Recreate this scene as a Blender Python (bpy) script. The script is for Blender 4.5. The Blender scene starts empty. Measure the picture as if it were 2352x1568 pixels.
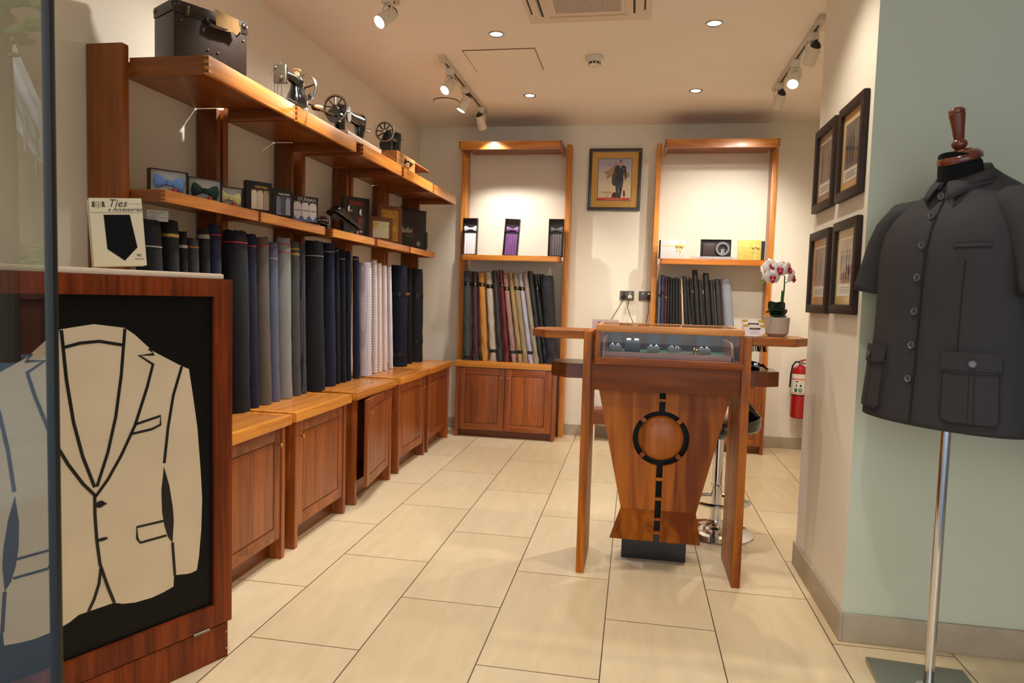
import bpy, bmesh, math, random
from mathutils import Vector, Matrix
random.seed(7)
C = bpy.context.scene.collection
S = bpy.context.scene
PI = math.pi
sin, cos, rad = math.sin, math.cos, math.radians

# ------------------------------------------------------------------ camera
YAW, PIT, ROL = .1744, .0653, -.0292
_f = Vector((-sin(YAW)*cos(PIT), cos(YAW)*cos(PIT), -sin(PIT)))
_r = Vector((cos(YAW), sin(YAW), 0)); _u = _r.cross(_f)
_r2 = _r*cos(ROL) - _u*sin(ROL); _u2 = _r*sin(ROL) + _u*cos(ROL)
cam = bpy.data.cameras.new('camera'); cam.sensor_width = 36; cam.lens = 1592.67/2352*36
cam.clip_start = .05; cam.clip_end = 100
cam.dof.use_dof = True; cam.dof.focus_distance = 3.9; cam.dof.aperture_fstop = 10
camo = bpy.data.objects.new('camera', cam); C.objects.link(camo)
camo.matrix_world = Matrix(((_r2.x, _u2.x, -_f.x, 0), (_r2.y, _u2.y, -_f.y, 0), (_r2.z, _u2.z, -_f.z, 1.21), (0, 0, 0, 1)))
S.camera = camo
# ------------------------------------------------------------------ world, sun, exposure
S.view_settings.view_transform = 'Standard'; S.view_settings.look = 'None'
S.view_settings.exposure = 0.2; S.view_settings.gamma = 1.0; S.view_settings.use_curve_mapping = False
W = bpy.data.worlds.new('world'); S.world = W; W.use_nodes = True
W.node_tree.nodes['Background'].inputs[0].default_value = (.95, .98, 1.0, 1)
W.node_tree.nodes['Background'].inputs[1].default_value = 1.9
sun = bpy.data.lights.new('sun', 'SUN'); sun.energy = 3.2; sun.angle = .05; sun.color = (1, .96, .9)
suno = bpy.data.objects.new('sun', sun); C.objects.link(suno)
suno.rotation_euler = Vector((-.25, -.62, -1)).to_track_quat('-Z', 'Y').to_euler()   # shines on the street, roof keeps it out of the shop
WARM = (1, .91, .77); COOL = (.74, .84, 1.0); MID = (1, .94, .85)
K_SPOT = 58; K_DOWN = 40

# ------------------------------------------------------------------ materials
def srgb(c):
    return tuple(((v/255)/12.92 if v/255 <= .04045 else ((v/255+.055)/1.055)**2.4) for v in c)
MATS = {}
def mat(name, col, rough=.5, metal=0, spec=.5, noise=0, nscale=60, bump=0, bscale=200, emit=0, coat=0, alpha=1):
    if name in MATS: return MATS[name]
    m = bpy.data.materials.new(name); m.use_nodes = True
    nt = m.node_tree; b = nt.nodes['Principled BSDF']
    c = srgb(col)
    b.inputs['Base Color'].default_value = (*c, 1); b.inputs['Roughness'].default_value = rough
    b.inputs['Metallic'].default_value = metal; b.inputs['Specular IOR Level'].default_value = spec
    b.inputs['Coat Weight'].default_value = coat; b.inputs['Coat Roughness'].default_value = .08
    if alpha < 1: b.inputs['Alpha'].default_value = alpha
    if emit:
        b.inputs['Emission Color'].default_value = (*c, 1); b.inputs['Emission Strength'].default_value = emit
    if noise or bump:
        tc = nt.nodes.new('ShaderNodeTexCoord')
    if noise:
        n = nt.nodes.new('ShaderNodeTexNoise'); n.inputs['Scale'].default_value = nscale; n.inputs['Detail'].default_value = 4
        nt.links.new(tc.outputs['Object'], n.inputs['Vector'])
        mr = nt.nodes.new('ShaderNodeMapRange'); mr.inputs[3].default_value = 1-noise; mr.inputs[4].default_value = 1+noise
        mr.inputs[1].default_value = .3; mr.inputs[2].default_value = .7
        nt.links.new(n.outputs['Fac'], mr.inputs[0])
        mx = nt.nodes.new('ShaderNodeMix'); mx.data_type = 'RGBA'; mx.blend_type = 'MULTIPLY'; mx.inputs[0].default_value = 1
        mx.inputs[6].default_value = (*c, 1); nt.links.new(mr.outputs[0], mx.inputs[7])
        nt.links.new(mx.outputs[2], b.inputs['Base Color'])
    if bump:
        n2 = nt.nodes.new('ShaderNodeTexNoise'); n2.inputs['Scale'].default_value = bscale; n2.inputs['Detail'].default_value = 3
        nt.links.new(tc.outputs['Object'], n2.inputs['Vector'])
        bp = nt.nodes.new('ShaderNodeBump'); bp.inputs['Strength'].default_value = bump; bp.inputs['Distance'].default_value = .003
        nt.links.new(n2.outputs['Fac'], bp.inputs['Height']); nt.links.new(bp.outputs[0], b.inputs['Normal'])
    MATS[name] = m
    return m
def wood(name, c1, c2, axis='z', rough=.36, fine=34, coat=.12, spec=.5):
    """grain runs along the axis; boards differ a little in tone"""
    if name in MATS: return MATS[name]
    m = bpy.data.materials.new(name); m.use_nodes = True
    nt = m.node_tree; b = nt.nodes['Principled BSDF']; L = nt.links.new
    tc = nt.nodes.new('ShaderNodeTexCoord'); oi = nt.nodes.new('ShaderNodeObjectInfo')
    ad = nt.nodes.new('ShaderNodeVectorMath'); ad.operation = 'ADD'
    sc = nt.nodes.new('ShaderNodeVectorMath'); sc.operation = 'SCALE'; sc.inputs[0].default_value = (1.7, 2.3, 3.1)
    L(oi.outputs['Random'], sc.inputs['Scale']); L(tc.outputs['Object'], ad.inputs[0]); L(sc.outputs[0], ad.inputs[1])
    mp = nt.nodes.new('ShaderNodeMapping'); L(ad.outputs[0], mp.inputs['Vector'])
    s = [1, 1, 1]; s['xyz'.index(axis)] = .055
    mp.inputs['Scale'].default_value = s
    n = nt.nodes.new('ShaderNodeTexNoise'); n.inputs['Scale'].default_value = fine; n.inputs['Detail'].default_value = 6; n.inputs['Distortion'].default_value = 1.3
    L(mp.outputs[0], n.inputs['Vector'])
    n3 = nt.nodes.new('ShaderNodeTexNoise'); n3.inputs['Scale'].default_value = fine/4.5; n3.inputs['Detail'].default_value = 2; n3.inputs['Distortion'].default_value = .6
    L(mp.outputs[0], n3.inputs['Vector'])
    mxf = nt.nodes.new('ShaderNodeMath'); mxf.operation = 'MULTIPLY_ADD'; mxf.inputs[1].default_value = .55
    sb = nt.nodes.new('ShaderNodeMath'); sb.operation = 'MULTIPLY'; sb.inputs[1].default_value = .45
    L(n3.outputs['Fac'], sb.inputs[0]); L(n.outputs['Fac'], mxf.inputs[0]); L(sb.outputs[0], mxf.inputs[2])
    cr = nt.nodes.new('ShaderNodeValToRGB'); L(mxf.outputs[0], cr.inputs[0])
    cr.color_ramp.elements[0].position = .39; cr.color_ramp.elements[0].color = (*srgb(c1), 1)
    cr.color_ramp.elements[1].position = .61; cr.color_ramp.elements[1].color = (*srgb(c2), 1)
    hv = nt.nodes.new('ShaderNodeHueSaturation'); L(cr.outputs[0], hv.inputs['Color'])
    mr = nt.nodes.new('ShaderNodeMapRange'); mr.inputs[3].default_value = .86; mr.inputs[4].default_value = 1.14
    L(oi.outputs['Random'], mr.inputs[0]); L(mr.outputs[0], hv.inputs['Value'])
    L(hv.outputs[0], b.inputs['Base Color'])
    b.inputs['Roughness'].default_value = rough; b.inputs['Coat Weight'].default_value = coat; b.inputs['Coat Roughness'].default_value = .14; b.inputs['Specular IOR Level'].default_value = spec
    bp = nt.nodes.new('ShaderNodeBump'); bp.inputs['Strength'].default_value = .08; bp.inputs['Distance'].default_value = .002
    L(n.outputs['Fac'], bp.inputs['Height']); L(bp.outputs[0], b.inputs['Normal'])
    MATS[name] = m
    return m
HON = ((176, 98, 28), (226, 150, 56)); RED = ((122, 58, 18), (168, 90, 34)); DRK = ((112, 54, 16), (150, 80, 28))
hx, hy, hz = [wood('wood_honey_'+a, *HON, a) for a in 'xyz']
rx, ry, rz_ = [wood('wood_red_'+a, *RED, a) for a in 'xyz']
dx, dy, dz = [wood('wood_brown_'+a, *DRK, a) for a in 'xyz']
lx, ly, lz = [wood('wood_counter_'+a, (124, 60, 6), (194, 112, 26), a, .42, 26, .0, .28) for a in 'xyz']
lpan = wood('wood_counter_panel', (112, 50, 4), (186, 104, 24), 'z', .42, 15, .0, .25)
sap = wood('wood_sapele', (92, 34, 6), (140, 60, 18), 'z', .42, 46, .0, .3)
endg = mat('wood_joint_dark', (112, 62, 24), .5)
black = mat('black_paint', (14, 14, 15), .5, 0, .25)
chrome = mat('chrome', (215, 215, 218), .08, 1)
steel = mat('brushed_steel', (170, 168, 162), .28, 1)
brass = mat('brass', (190, 150, 80), .3, 1)
white_pl = mat('white_plastic', (222, 214, 200), .4)
blk_pl = mat('black_plastic', (18, 18, 20), .35)
glassm = bpy.data.materials.new('clear_glass'); glassm.use_nodes = True
def make_glass(m, refl, tint=(1, 1, 1), rough=0.0):
    nt = m.node_tree; nt.nodes.clear(); L = nt.links.new
    o = nt.nodes.new('ShaderNodeOutputMaterial'); mx = nt.nodes.new('ShaderNodeMixShader')
    t = nt.nodes.new('ShaderNodeBsdfTransparent'); g = nt.nodes.new('ShaderNodeBsdfGlossy')
    t.inputs[0].default_value = (*tint, 1); g.inputs['Roughness'].default_value = rough
    fc = nt.nodes.new('ShaderNodeLayerWeight'); fc.inputs[0].default_value = .5
    pw = nt.nodes.new('ShaderNodeMath'); pw.operation = 'POWER'; pw.inputs[1].default_value = 5; L(fc.outputs['Facing'], pw.inputs[0])
    lw = nt.nodes.new('ShaderNodeMath'); lw.operation = 'MULTIPLY_ADD'; lw.inputs[1].default_value = .96; lw.inputs[2].default_value = .04; L(pw.outputs[0], lw.inputs[0])
    ma = nt.nodes.new('ShaderNodeMath'); ma.operation = 'MULTIPLY'; ma.inputs[1].default_value = refl; ma.use_clamp = True
    L(lw.outputs[0], ma.inputs[0]); L(ma.outputs[0], mx.inputs[0]); L(t.outputs[0], mx.inputs[1]); L(g.outputs[0], mx.inputs[2]); L(mx.outputs[0], o.inputs[0])
make_glass(glassm, .55)
shopglass = bpy.data.materials.new('shopfront_glass'); shopglass.use_nodes = True
make_glass(shopglass, 1.9, (.80, .82, .79))
film = bpy.data.materials.new('clear_film'); film.use_nodes = True
make_glass(film, .45, (1, 1, 1), .06)

def wallmat(name, col, bump=.12):
    return mat(name, col, .75, 0, .3, .025, 3, bump, 90)
M_wall = wallmat('wall_cream_paint', (238, 231, 214)); M_ceil = mat('ceiling_paint', (244, 234, 222), .85, 0, .2, .02, 2)
M_green = wallmat('wall_sage_paint', (206, 212, 192), .25)
M_base = mat('skirting_stone', (176, 162, 140), .45, 0, .4, .08, 9)
def floor_mat():
    m = bpy.data.materials.new('floor_tiles'); m.use_nodes = True
    nt = m.node_tree; b = nt.nodes['Principled BSDF']; L = nt.links.new
    tc = nt.nodes.new('ShaderNodeTexCoord'); sp = nt.nodes.new('ShaderNodeSeparateXYZ'); L(tc.outputs['Object'], sp.inputs[0])
    ax = nt.nodes.new('ShaderNodeMath'); ax.operation = 'ADD'; ax.inputs[1].default_value = -.553 + .8007*20
    ay = nt.nodes.new('ShaderNodeMath'); ay.operation = 'ADD'; ay.inputs[1].default_value = 1.6815 + .4039*20
    L(sp.outputs[1], ax.inputs[0]); L(sp.outputs[0], ay.inputs[0])
    cb = nt.nodes.new('ShaderNodeCombineXYZ'); L(ax.outputs[0], cb.inputs[0]); L(ay.outputs[0], cb.inputs[1])
    br = nt.nodes.new('ShaderNodeTexBrick'); br.offset = .466; br.offset_frequency = 2; br.squash_frequency = 1; br.squash = 1
    br.inputs['Scale'].default_value = 1; br.inputs['Brick Width'].default_value = .8007; br.inputs['Row Height'].default_value = .4039
    br.inputs['Mortar Size'].default_value = .0022; br.inputs['Mortar Smooth'].default_value = .1; br.inputs['Bias'].default_value = 0
    br.inputs['Color1'].default_value = (*srgb((230, 210, 174)), 1); br.inputs['Color2'].default_value = (*srgb((222, 200, 160)), 1)
    br.inputs['Mortar'].default_value = (*srgb((92, 74, 54)), 1)
    L(cb.outputs[0], br.inputs['Vector'])
    mp = nt.nodes.new('ShaderNodeMapping'); mp.inputs['Scale'].default_value = (5, 1.1, 1); mp.inputs['Rotation'].default_value = (0, 0, .25); L(tc.outputs['Object'], mp.inputs[0])
    n = nt.nodes.new('ShaderNodeTexNoise'); n.inputs['Scale'].default_value = 3.2; n.inputs['Detail'].default_value = 5; n.inputs['Distortion'].default_value = .8; L(mp.outputs[0], n.inputs['Vector'])
    mr = nt.nodes.new('ShaderNodeMapRange'); mr.inputs[1].default_value = .3; mr.inputs[2].default_value = .7; mr.inputs[3].default_value = .93; mr.inputs[4].default_value = 1.04; L(n.outputs['Fac'], mr.inputs[0])
    mx = nt.nodes.new('ShaderNodeMix'); mx.data_type = 'RGBA'; mx.blend_type = 'MULTIPLY'; mx.inputs[0].default_value = 1
    L(br.outputs['Color'], mx.inputs[6]); L(mr.outputs[0], mx.inputs[7]); L(mx.outputs[2], b.inputs['Base Color'])
    b.inputs['Roughness'].default_value = .30; b.inputs['Specular IOR Level'].default_value = .4
    bp = nt.nodes.new('ShaderNodeBump'); bp.invert = True; bp.inputs['Strength'].default_value = .3; bp.inputs['Distance'].default_value = .002
    L(br.outputs['Fac'], bp.inputs['Height']); L(bp.outputs[0], b.inputs['Normal'])
    return m
M_floor = floor_mat()
def cloth(name, col, rough=.85, weave=0, sheen=.0, stripe=None, sat=0):
    """suiting / lining cloth; stripe = (kind, colour, scale)"""
    if name in MATS: return MATS[name]
    m = bpy.data.materials.new(name); m.use_nodes = True
    nt = m.node_tree; b = nt.nodes['Principled BSDF']; L = nt.links.new
    c = (*srgb(col), 1); b.inputs['Base Color'].default_value = c; b.inputs['Roughness'].default_value = rough
    b.inputs['Sheen Weight'].default_value = sheen; b.inputs['Specular IOR Level'].default_value = .25 if not sat else .6
    tc = nt.nodes.new('ShaderNodeTexCoord')
    if stripe:
        kind, c2, scl = stripe
        sp = nt.nodes.new('ShaderNodeSeparateXYZ'); L(tc.outputs['Object'], sp.inputs[0])
        def band(out, s, th):
            mu = nt.nodes.new('ShaderNodeMath'); mu.operation = 'MULTIPLY'; mu.inputs[1].default_value = s; L(out, mu.inputs[0])
            fr = nt.nodes.new('ShaderNodeMath'); fr.operation = 'FRACT'; L(mu.outputs[0], fr.inputs[0])
            lt = nt.nodes.new('ShaderNodeMath'); lt.operation = 'LESS_THAN'; lt.inputs[1].default_value = th; L(fr.outputs[0], lt.inputs[0])
            return lt.outputs[0]
        f = band(sp.outputs[2], scl, .35)
        if kind == 'check':
            g = band(sp.outputs[1], scl, .3)
            mxm = nt.nodes.new('ShaderNodeMath'); mxm.operation = 'MAXIMUM'; L(f, mxm.inputs[0]); L(g, mxm.inputs[1]); f = mxm.outputs[0]
        mx = nt.nodes.new('ShaderNodeMix'); mx.data_type = 'RGBA'; L(f, mx.inputs[0])
        mx.inputs[6].default_value = c; mx.inputs[7].default_value = (*srgb(c2), 1)
        L(mx.outputs[2], b.inputs['Base Color'])
    mp = nt.nodes.new('ShaderNodeMapping'); mp.inputs['Scale'].default_value = (1, 1, .35); mp.inputs['Rotation'].default_value = (.5, .3, 0); L(tc.outputs['Object'], mp.inputs[0])
    n = nt.nodes.new('ShaderNodeTexNoise'); n.inputs['Scale'].default_value = 22; n.inputs['Detail'].default_value = 3; L(mp.outputs[0], n.inputs['Vector'])
    bp = nt.nodes.new('ShaderNodeBump'); bp.inputs['Strength'].default_value = .5; bp.inputs['Distance'].default_value = .012
    L(n.outputs['Fac'], bp.inputs['Height']); L(bp.outputs[0], b.inputs['Normal'])
    MATS[name] = m
    return m

# ------------------------------------------------------------------ mesh builder
LOC = {}
class B:
    def __init__(s): s.bm = bmesh.new()
    def _new(s, geom_before):
        return [v for v in s.bm.verts if v not in geom_before]
    def box(s, x0, x1, y0, y1, z0, z1, bev=0, m=0, M=None):
        t = bmesh.new(); bmesh.ops.create_cube(t, size=1)
        for v in t.verts:
            v.co = Vector(((x0+x1)/2+v.co.x*(x1-x0), (y0+y1)/2+v.co.y*(y1-y0), (z0+z1)/2+v.co.z*(z1-z0)))
        if bev: bmesh.ops.bevel(t, geom=t.edges[:], offset=bev, segments=2, affect='EDGES', profile=.7)
        return s._merge(t, m, M)
    def _merge(s, t, m=0, M=None):
        if M: bmesh.ops.transform(t, matrix=M, verts=t.verts)
        mp = {}
        for v in t.verts: mp[v] = s.bm.verts.new(v.co)
        for f in t.faces:
            try:
                nf = s.bm.faces.new([mp[v] for v in f.verts]); nf.material_index = m; nf.smooth = f.smooth
            except ValueError: pass
        t.free(); return s
    def prism(s, pts, a, b, plane='xz', m=0, bev=0, M=None):
        """closed outline extruded; plane xz -> depth along y from a to b; xy -> z; yz -> x"""
        t = bmesh.new()
        def mk(u, v, w): return {'xz': (u, w, v), 'xy': (u, v, w), 'yz': (w, u, v)}[plane]
        va = [t.verts.new(mk(u, v, a)) for u, v in pts]; vb = [t.verts.new(mk(u, v, b)) for u, v in pts]
        n = len(pts)
        t.faces.new(va); t.faces.new(vb[::-1])
        for i in range(n): t.faces.new((va[i], vb[i], vb[(i+1) % n], va[(i+1) % n]))
        bmesh.ops.recalc_face_normals(t, faces=t.faces)
        if bev: bmesh.ops.bevel(t, geom=[e for e in t.edges if len(e.link_faces) == 2 and e.calc_face_angle(0) > .5], offset=bev, segments=2, affect='EDGES')
        bmesh.ops.triangulate(t, faces=[f for f in t.faces if len(f.verts) > 4])
        return s._merge(t, m, M)
    def loft(s, rings, caps=True, m=0, closed=True, smooth=True, M=None):
        t = bmesh.new(); vs = [[t.verts.new(p) for p in r] for r in rings]; n = len(rings[0])
        for i in range(len(rings)-1):
            for j in range(n if closed else n-1):
                k = (j+1) % n
                try:
                    f = t.faces.new((vs[i][j], vs[i][k], vs[i+1][k], vs[i+1][j])); f.smooth = smooth
                except ValueError: pass
        if caps and closed:
            t.faces.new(vs[0][::-1]); t.faces.new(vs[-1])
        bmesh.ops.recalc_face_normals(t, faces=t.faces)
        return s._merge(t, m, M)
    def tube(s, pts, r, seg=10, caps=True, m=0, M=None, smooth=True):
        pts = [Vector(p) for p in pts]; n = len(pts); rr = r if isinstance(r, (list, tuple)) else [r]*n
        rings = []; up = Vector((0, 0, 1))
        prev = None
        for i, p in enumerate(pts):
            d = (pts[min(i+1, n-1)]-pts[max(i-1, 0)]).normalized()
            if prev is None:
                a = up if abs(d.z) < .95 else Vector((1, 0, 0))
                e1 = d.cross(a).normalized()
            else:
                e1 = (prev - d*prev.dot(d)).normalized()
            e2 = d.cross(e1); prev = e1
            rings.append([p+(e1*cos(2*PI*k/seg)+e2*sin(2*PI*k/seg))*rr[i] for k in range(seg)])
        return s.loft(rings, caps, m, True, smooth, M)
    def cyl(s, p0, p1, r0, r1=None, seg=20, m=0, M=None):
        return s.tube([p0, p1], [r0, r0 if r1 is None else r1], seg, True, m, M)
    def lathe(s, prof, o=(0, 0, 0), seg=28, m=0, M=None, caps=True):
        rings = [[(o[0]+r*cos(2*PI*k/seg), o[1]+r*sin(2*PI*k/seg), o[2]+z) for k in range(seg)] for r, z in prof]
        return s.loft(rings, caps, m, True, True, M)
    def ball(s, c, r, sx=1, sy=1, sz=1, seg=16, m=0, M=None):
        t = bmesh.new(); bmesh.ops.create_uvsphere(t, u_segments=seg, v_segments=max(8, seg//2), radius=r)
        for v in t.verts: v.co = Vector((c[0]+v.co.x*sx, c[1]+v.co.y*sy, c[2]+v.co.z*sz))
        for f in t.faces: f.smooth = True
        return s._merge(t, m, M)
    def torus(s, c, R, r, axis='z', seg=32, sec=8, a0=0, a1=2*PI, m=0, M=None, sq=1):
        full = abs(a1-a0-2*PI) < 1e-6; rings = []
        n = seg if full else seg+1
        for i in range(n):
            a = a0+(a1-a0)*i/seg
            ring = []
            for k in range(sec):
                b = 2*PI*k/sec; q = R+r*cos(b); h = r*sin(b)*sq
                p = {'z': (q*cos(a), q*sin(a), h), 'y': (q*cos(a), h, q*sin(a)), 'x': (h, q*cos(a), q*sin(a))}[axis]
                ring.append(Vector(c)+Vector(p))
            rings.append(ring)
        if full: rings.append(rings[0])
        if full:
            t = bmesh.new(); vs = [[t.verts.new(p) for p in r_] for r_ in rings[:-1]]
            for i in range(n):
                for k in range(sec):
                    f = t.faces.new((vs[i][k], vs[i][(k+1) % sec], vs[(i+1) % n][(k+1) % sec], vs[(i+1) % n][k])); f.smooth = True
            bmesh.ops.recalc_face_normals(t, faces=t.faces)
            return s._merge(t, m, M)
        return s.loft(rings, True, m, True, True, M)
    def ribbon(s, pts, w, y, t=.001, plane='xz', m=0):
        """flat drawn line of width w along 2-D points"""
        P = [Vector((p[0], p[1])) for p in pts]; n = len(P); Lf = []; Rt = []
        for i in range(n):
            d = (P[min(i+1, n-1)]-P[max(i-1, 0)]).normalized(); nn = Vector((-d.y, d.x))*(w/2)
            Lf.append(P[i]+nn); Rt.append(P[i]-nn)
        for i in range(n-1):
            s.prism([Lf[i], Lf[i+1], Rt[i+1], Rt[i]], y-t, y, plane, m)
        return s
    def build(s, name, mats, parent=None, ang=35, world=False):
        me = bpy.data.meshes.new(name)
        if parent is not None and parent.name in LOC and world:
            bmesh.ops.translate(s.bm, vec=-Vector(LOC[parent.name]), verts=s.bm.verts)
        s.bm.to_mesh(me); s.bm.free()
        for mm in (mats if isinstance(mats, (list, tuple)) else [mats]): me.materials.append(mm)
        for p in me.polygons: p.use_smooth = True
        me.set_sharp_from_angle(angle=rad(ang))
        o = bpy.data.objects.new(name, me); C.objects.link(o)
        if parent is not None: o.parent = parent
        return o
def tag(o, label=None, cat=None, group=None, kind=None):
    if label: o['label'] = label
    if cat: o['category'] = cat
    if group: o['group'] = group
    if kind: o['kind'] = kind
    return o
def root(name, label, cat, loc=(0, 0, 0), rotz=0, group=None):
    o = bpy.data.objects.new(name, None); C.objects.link(o); o.location = loc; o.rotation_euler = (0, 0, rotz)
    o.empty_display_size = .05; LOC[o.name] = tuple(loc)
    return tag(o, label, cat, group)
def struct(o, label=None):
    o['kind'] = 'structure'
    if label: o['label'] = label
    return o
def copy_tree(o, parent=None):
    c = o.copy(); C.objects.link(c)
    if parent is not None: c.parent = parent
    for ch in [q for q in bpy.data.objects if q.parent == o]: copy_tree(ch, c)
    return c
def text(s, size, m, parent, O, X=(1, 0, 0), U=(0, 0, 1), name='lettering', shear=0, ext=.0004, align='CENTER', bold=0, sx=1.0, world=False):
    cu = bpy.data.curves.new('t', 'FONT'); cu.body = s; cu.size = size; cu.align_x = align; cu.extrude = ext; cu.shear = shear; cu.offset = bold; cu.resolution_u = 2
    ob = bpy.data.objects.new('t', cu); C.objects.link(ob)
    bpy.context.view_layer.update()
    me = bpy.data.meshes.new_from_object(ob.evaluated_get(bpy.context.evaluated_depsgraph_get()))
    bpy.data.objects.remove(ob); bpy.data.curves.remove(cu)
    X = Vector(X).normalized(); U = Vector(U).normalized(); N = X.cross(U); O = Vector(O)
    if world and parent is not None and parent.name in LOC: O = O-Vector(LOC[parent.name])
    me.transform(Matrix(((X.x*sx, U.x, N.x, O.x), (X.y*sx, U.y, N.y, O.y), (X.z*sx, U.z, N.z, O.z), (0, 0, 0, 1))))
    me.materials.clear(); me.materials.append(m)
    o = bpy.data.objects.new(name, me); C.objects.link(o)
    if parent is not None: o.parent = parent
    return o

# ================================================================== SETTING
XL, YB, XR, ZC = -1.96, 6.08, 1.43, 2.69
PX, PY0, PY1 = .782, 2.62, 3.36      # the pier on the right
struct(B().box(-2.3, 3.4, .55, 6.3, -.1, 0).build('floor', M_floor))
struct(B().box(-2.3, 3.4, .72, 6.3, ZC, ZC+.15).build('ceiling', M_ceil))
struct(B().box(XL-.2, XL, .76, 6.3, 0, ZC).build('wall_left', M_wall))
struct(B().box(3.4, 3.6, -5, 3.4, -.02, 3.2).build('wall_sky_block', mat('sky_block_beige', (150, 140, 126), .85, noise=.06, nscale=2)))  # unseen wall added to block sky light from the right
struct(B().box(-2.6, 3.6, -1.3, .72, 2.74, 2.9).build('sky_block_1', mat('sky_block_grey', (120, 116, 110), .8)))  # unseen canopy added to block the sky above the entrance
struct(B().box(XL, XR+.2, YB, YB+.2, 0, ZC).build('wall_back', M_wall))
struct(B().box(XR, XR+.2, PY1, YB, 0, ZC).build('wall_right', M_wall))
def pier():
    b = B(); b.box(PX, 3.4, PY0, PY1, 0, ZC)
    o = b.build('wall_front', [M_wall, M_green])
    for p in o.data.polygons:
        if p.normal.y < -.5: p.material_index = 1
    return struct(o)
pier()
struct(B().box(XL, XR, YB-.012, YB, 0, .095, .003).build('baseboard_back', M_base))
struct(B().box(XR-.012, XR, PY1, YB-.012, 0, .095, .003).build('baseboard_right', M_base))
def bbp():
    b = B(); b.box(PX-.012, PX, PY0-.012, PY1+.01, 0, .105, .003); b.box(PX, 3.4, PY0-.012, PY0, 0, .105, .003)
    return struct(b.build('baseboard_front', M_base))
bbp()
# shopfront glass on the left, its dark edge strip
win = struct(bpy.data.objects.new('window_1', None)); C.objects.link(win); LOC['window_1'] = (0, 0, 0)
B().box(-1.93, -.711, .738, .742, 0, 2.69).build('pane', shopglass, win)
B().box(-.711, -.699, .736, .744, 0, 2.69, .001).build('edge_strip', mat('dark_seal', (22, 30, 28), .4), win)
# ceiling things
def hatch():
    r = root('access_hatch', 'white square access hatch flush in the ceiling', 'ceiling hatch', (-.875, 4.39, ZC))
    b = B(); x0, x1, y0, y1 = -1.098, -.652, 4.19, 4.59
    b.box(x0+.003, x1-.003, y0+.003, y1-.003, ZC-.004, ZC-.0005); b.build('panel', M_ceil, r, world=True)
    g = B(); t = .0025
    for a in ((x0, x1, y0, y0+t), (x0, x0+t, y0, y1), (x1-t, x1, y0, y1)): g.box(*a, ZC-.0046, ZC)
    g.build('gap', mat('gap_line_brown', (120, 84, 54), .8), r, world=True)  # brown strips along three edges of the hatch panel
hatch()
def vent():
    r = root('round_vent', 'round flat ceiling vent plate near the left back corner', 'vent', (-1.494, 5.258, ZC))
    B().lathe([(.0, -.012), (.088, -.012), (.096, -.008), (.096, -.005)], (0, 0, 0)).build('plate', M_ceil, r)
    B().lathe([(.098, -.006), (.1, -.004), (.1, 0), (.092, 0)], (0, 0, 0)).build('gap_ring', mat('gap_brown', (96, 74, 50), .8), r)  # brown ring around the vent plate
vent()
def smoke():
    r = root('smoke_detector', 'white round smoke detector on the ceiling', 'smoke detector', (-.307, 4.374, ZC))
    B().lathe([(.052, 0), (.055, -.006), (.053, -.022), (.045, -.03), (.036, -.032), (.034, -.05), (.026, -.056), (.0, -.057)]).build('body', white_pl, r)
    b = B()
    for k in range(10):
        a = 2*PI*k/10; b.box(-.007, .007, -.0365, -.033, -.049, -.036, M=Matrix.Rotation(a, 4, 'Z'))
    b.build('slots', blk_pl, r)
smoke()
def aircon():
    r = root('air_conditioner', 'white ceiling cassette air conditioner with a mesh grille', 'air conditioner', (-.3, 3.45, ZC))
    wp = mat('aircon_white', (226, 208, 188), .5)
    b = B(); b.box(-.315, .315, -.33, .33, -.022, 0, .008); b.build('panel', wp, r)
    b = B(); b.box(-.19, .19, -.2, .2, -.034, -.022, .004); b.build('grille_frame', wp, r)
    g = B()
    for i in range(24):
        x = -.155+i*.0135; g.box(x, x+.0085, -.165, .165, -.0352, -.034)
    g.build('grille_slots', mat('grille_dark', (104, 78, 52), .8), r)
    g = B()
    for j in range(34):
        y = -.165+j*.01; g.box(-.16, .175, y, y+.004, -.0366, -.0345)
    g.build('grille_bars', wp, r)
    for sx, nm in ((-1, 0), (1, 1)):
        f = B(); f.box(sx*.262-.018, sx*.262+.018, -.2, .2, -.03, -.02, .004); o = f.build('louvre', wp, r)
        f = B(); f.box(sx*.235-.005, sx*.235+.005, -.22, .235, -.0235, -.0215); f.box(sx*.288-.004, sx*.288+.004, -.2, .2, -.0235, -.0215); f.build('slot', black, r)
    f = B(); f.box(-.2, .2, .262-.018, .262+.018, -.028, -.02, .004); f.build('louvre', wp, r)
aircon()
def downlight(x, y, col, where, k=1):
    r = root('downlight', where, 'downlight', (x, y, ZC), 0, 'recessed downlights')
    B().lathe([(.034, -.001), (.036, -.004), (.044, -.005), (.047, -.001), (.047, 0), (.034, 0)], caps=False).build('trim_ring', steel, r)
    c255 = [int(255*v) for v in col]
    B().lathe([(.0, -.0015), (.034, -.0015)], caps=False).build('lamp', mat('lamp_glow_%d_%d_%d' % tuple(c255), [min(255, v+25) for v in c255], .4, emit=9), r)
    L = bpy.data.lights.new('downlight_beam', 'SPOT'); L.energy = K_DOWN*k; L.color = col; L.spot_size = rad(110); L.spot_blend = .8; L.shadow_soft_size = .035
    o = bpy.data.objects.new('downlight_beam', L); C.objects.link(o); o.location = (0, 0, -.02); o.parent = r
downlight(-.838, 3.953, COOL, 'cool white downlight in the ceiling left of the air conditioner', 1.2)
downlight(.353, 3.916, WARM, 'warm downlight in the ceiling right of the air conditioner')
downlight(-.829, 5.157, MID, 'downlight near the back wall in front of the left shelf tower')
downlight(.357, 5.128, WARM, 'downlight near the back wall in front of the right shelf tower')
downlight(-.83, 2.72, MID, 'added unseen fill downlight near the shop entrance on the left', 1.0)  # this and the next three: out-of-view lamps added as general fill
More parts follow.
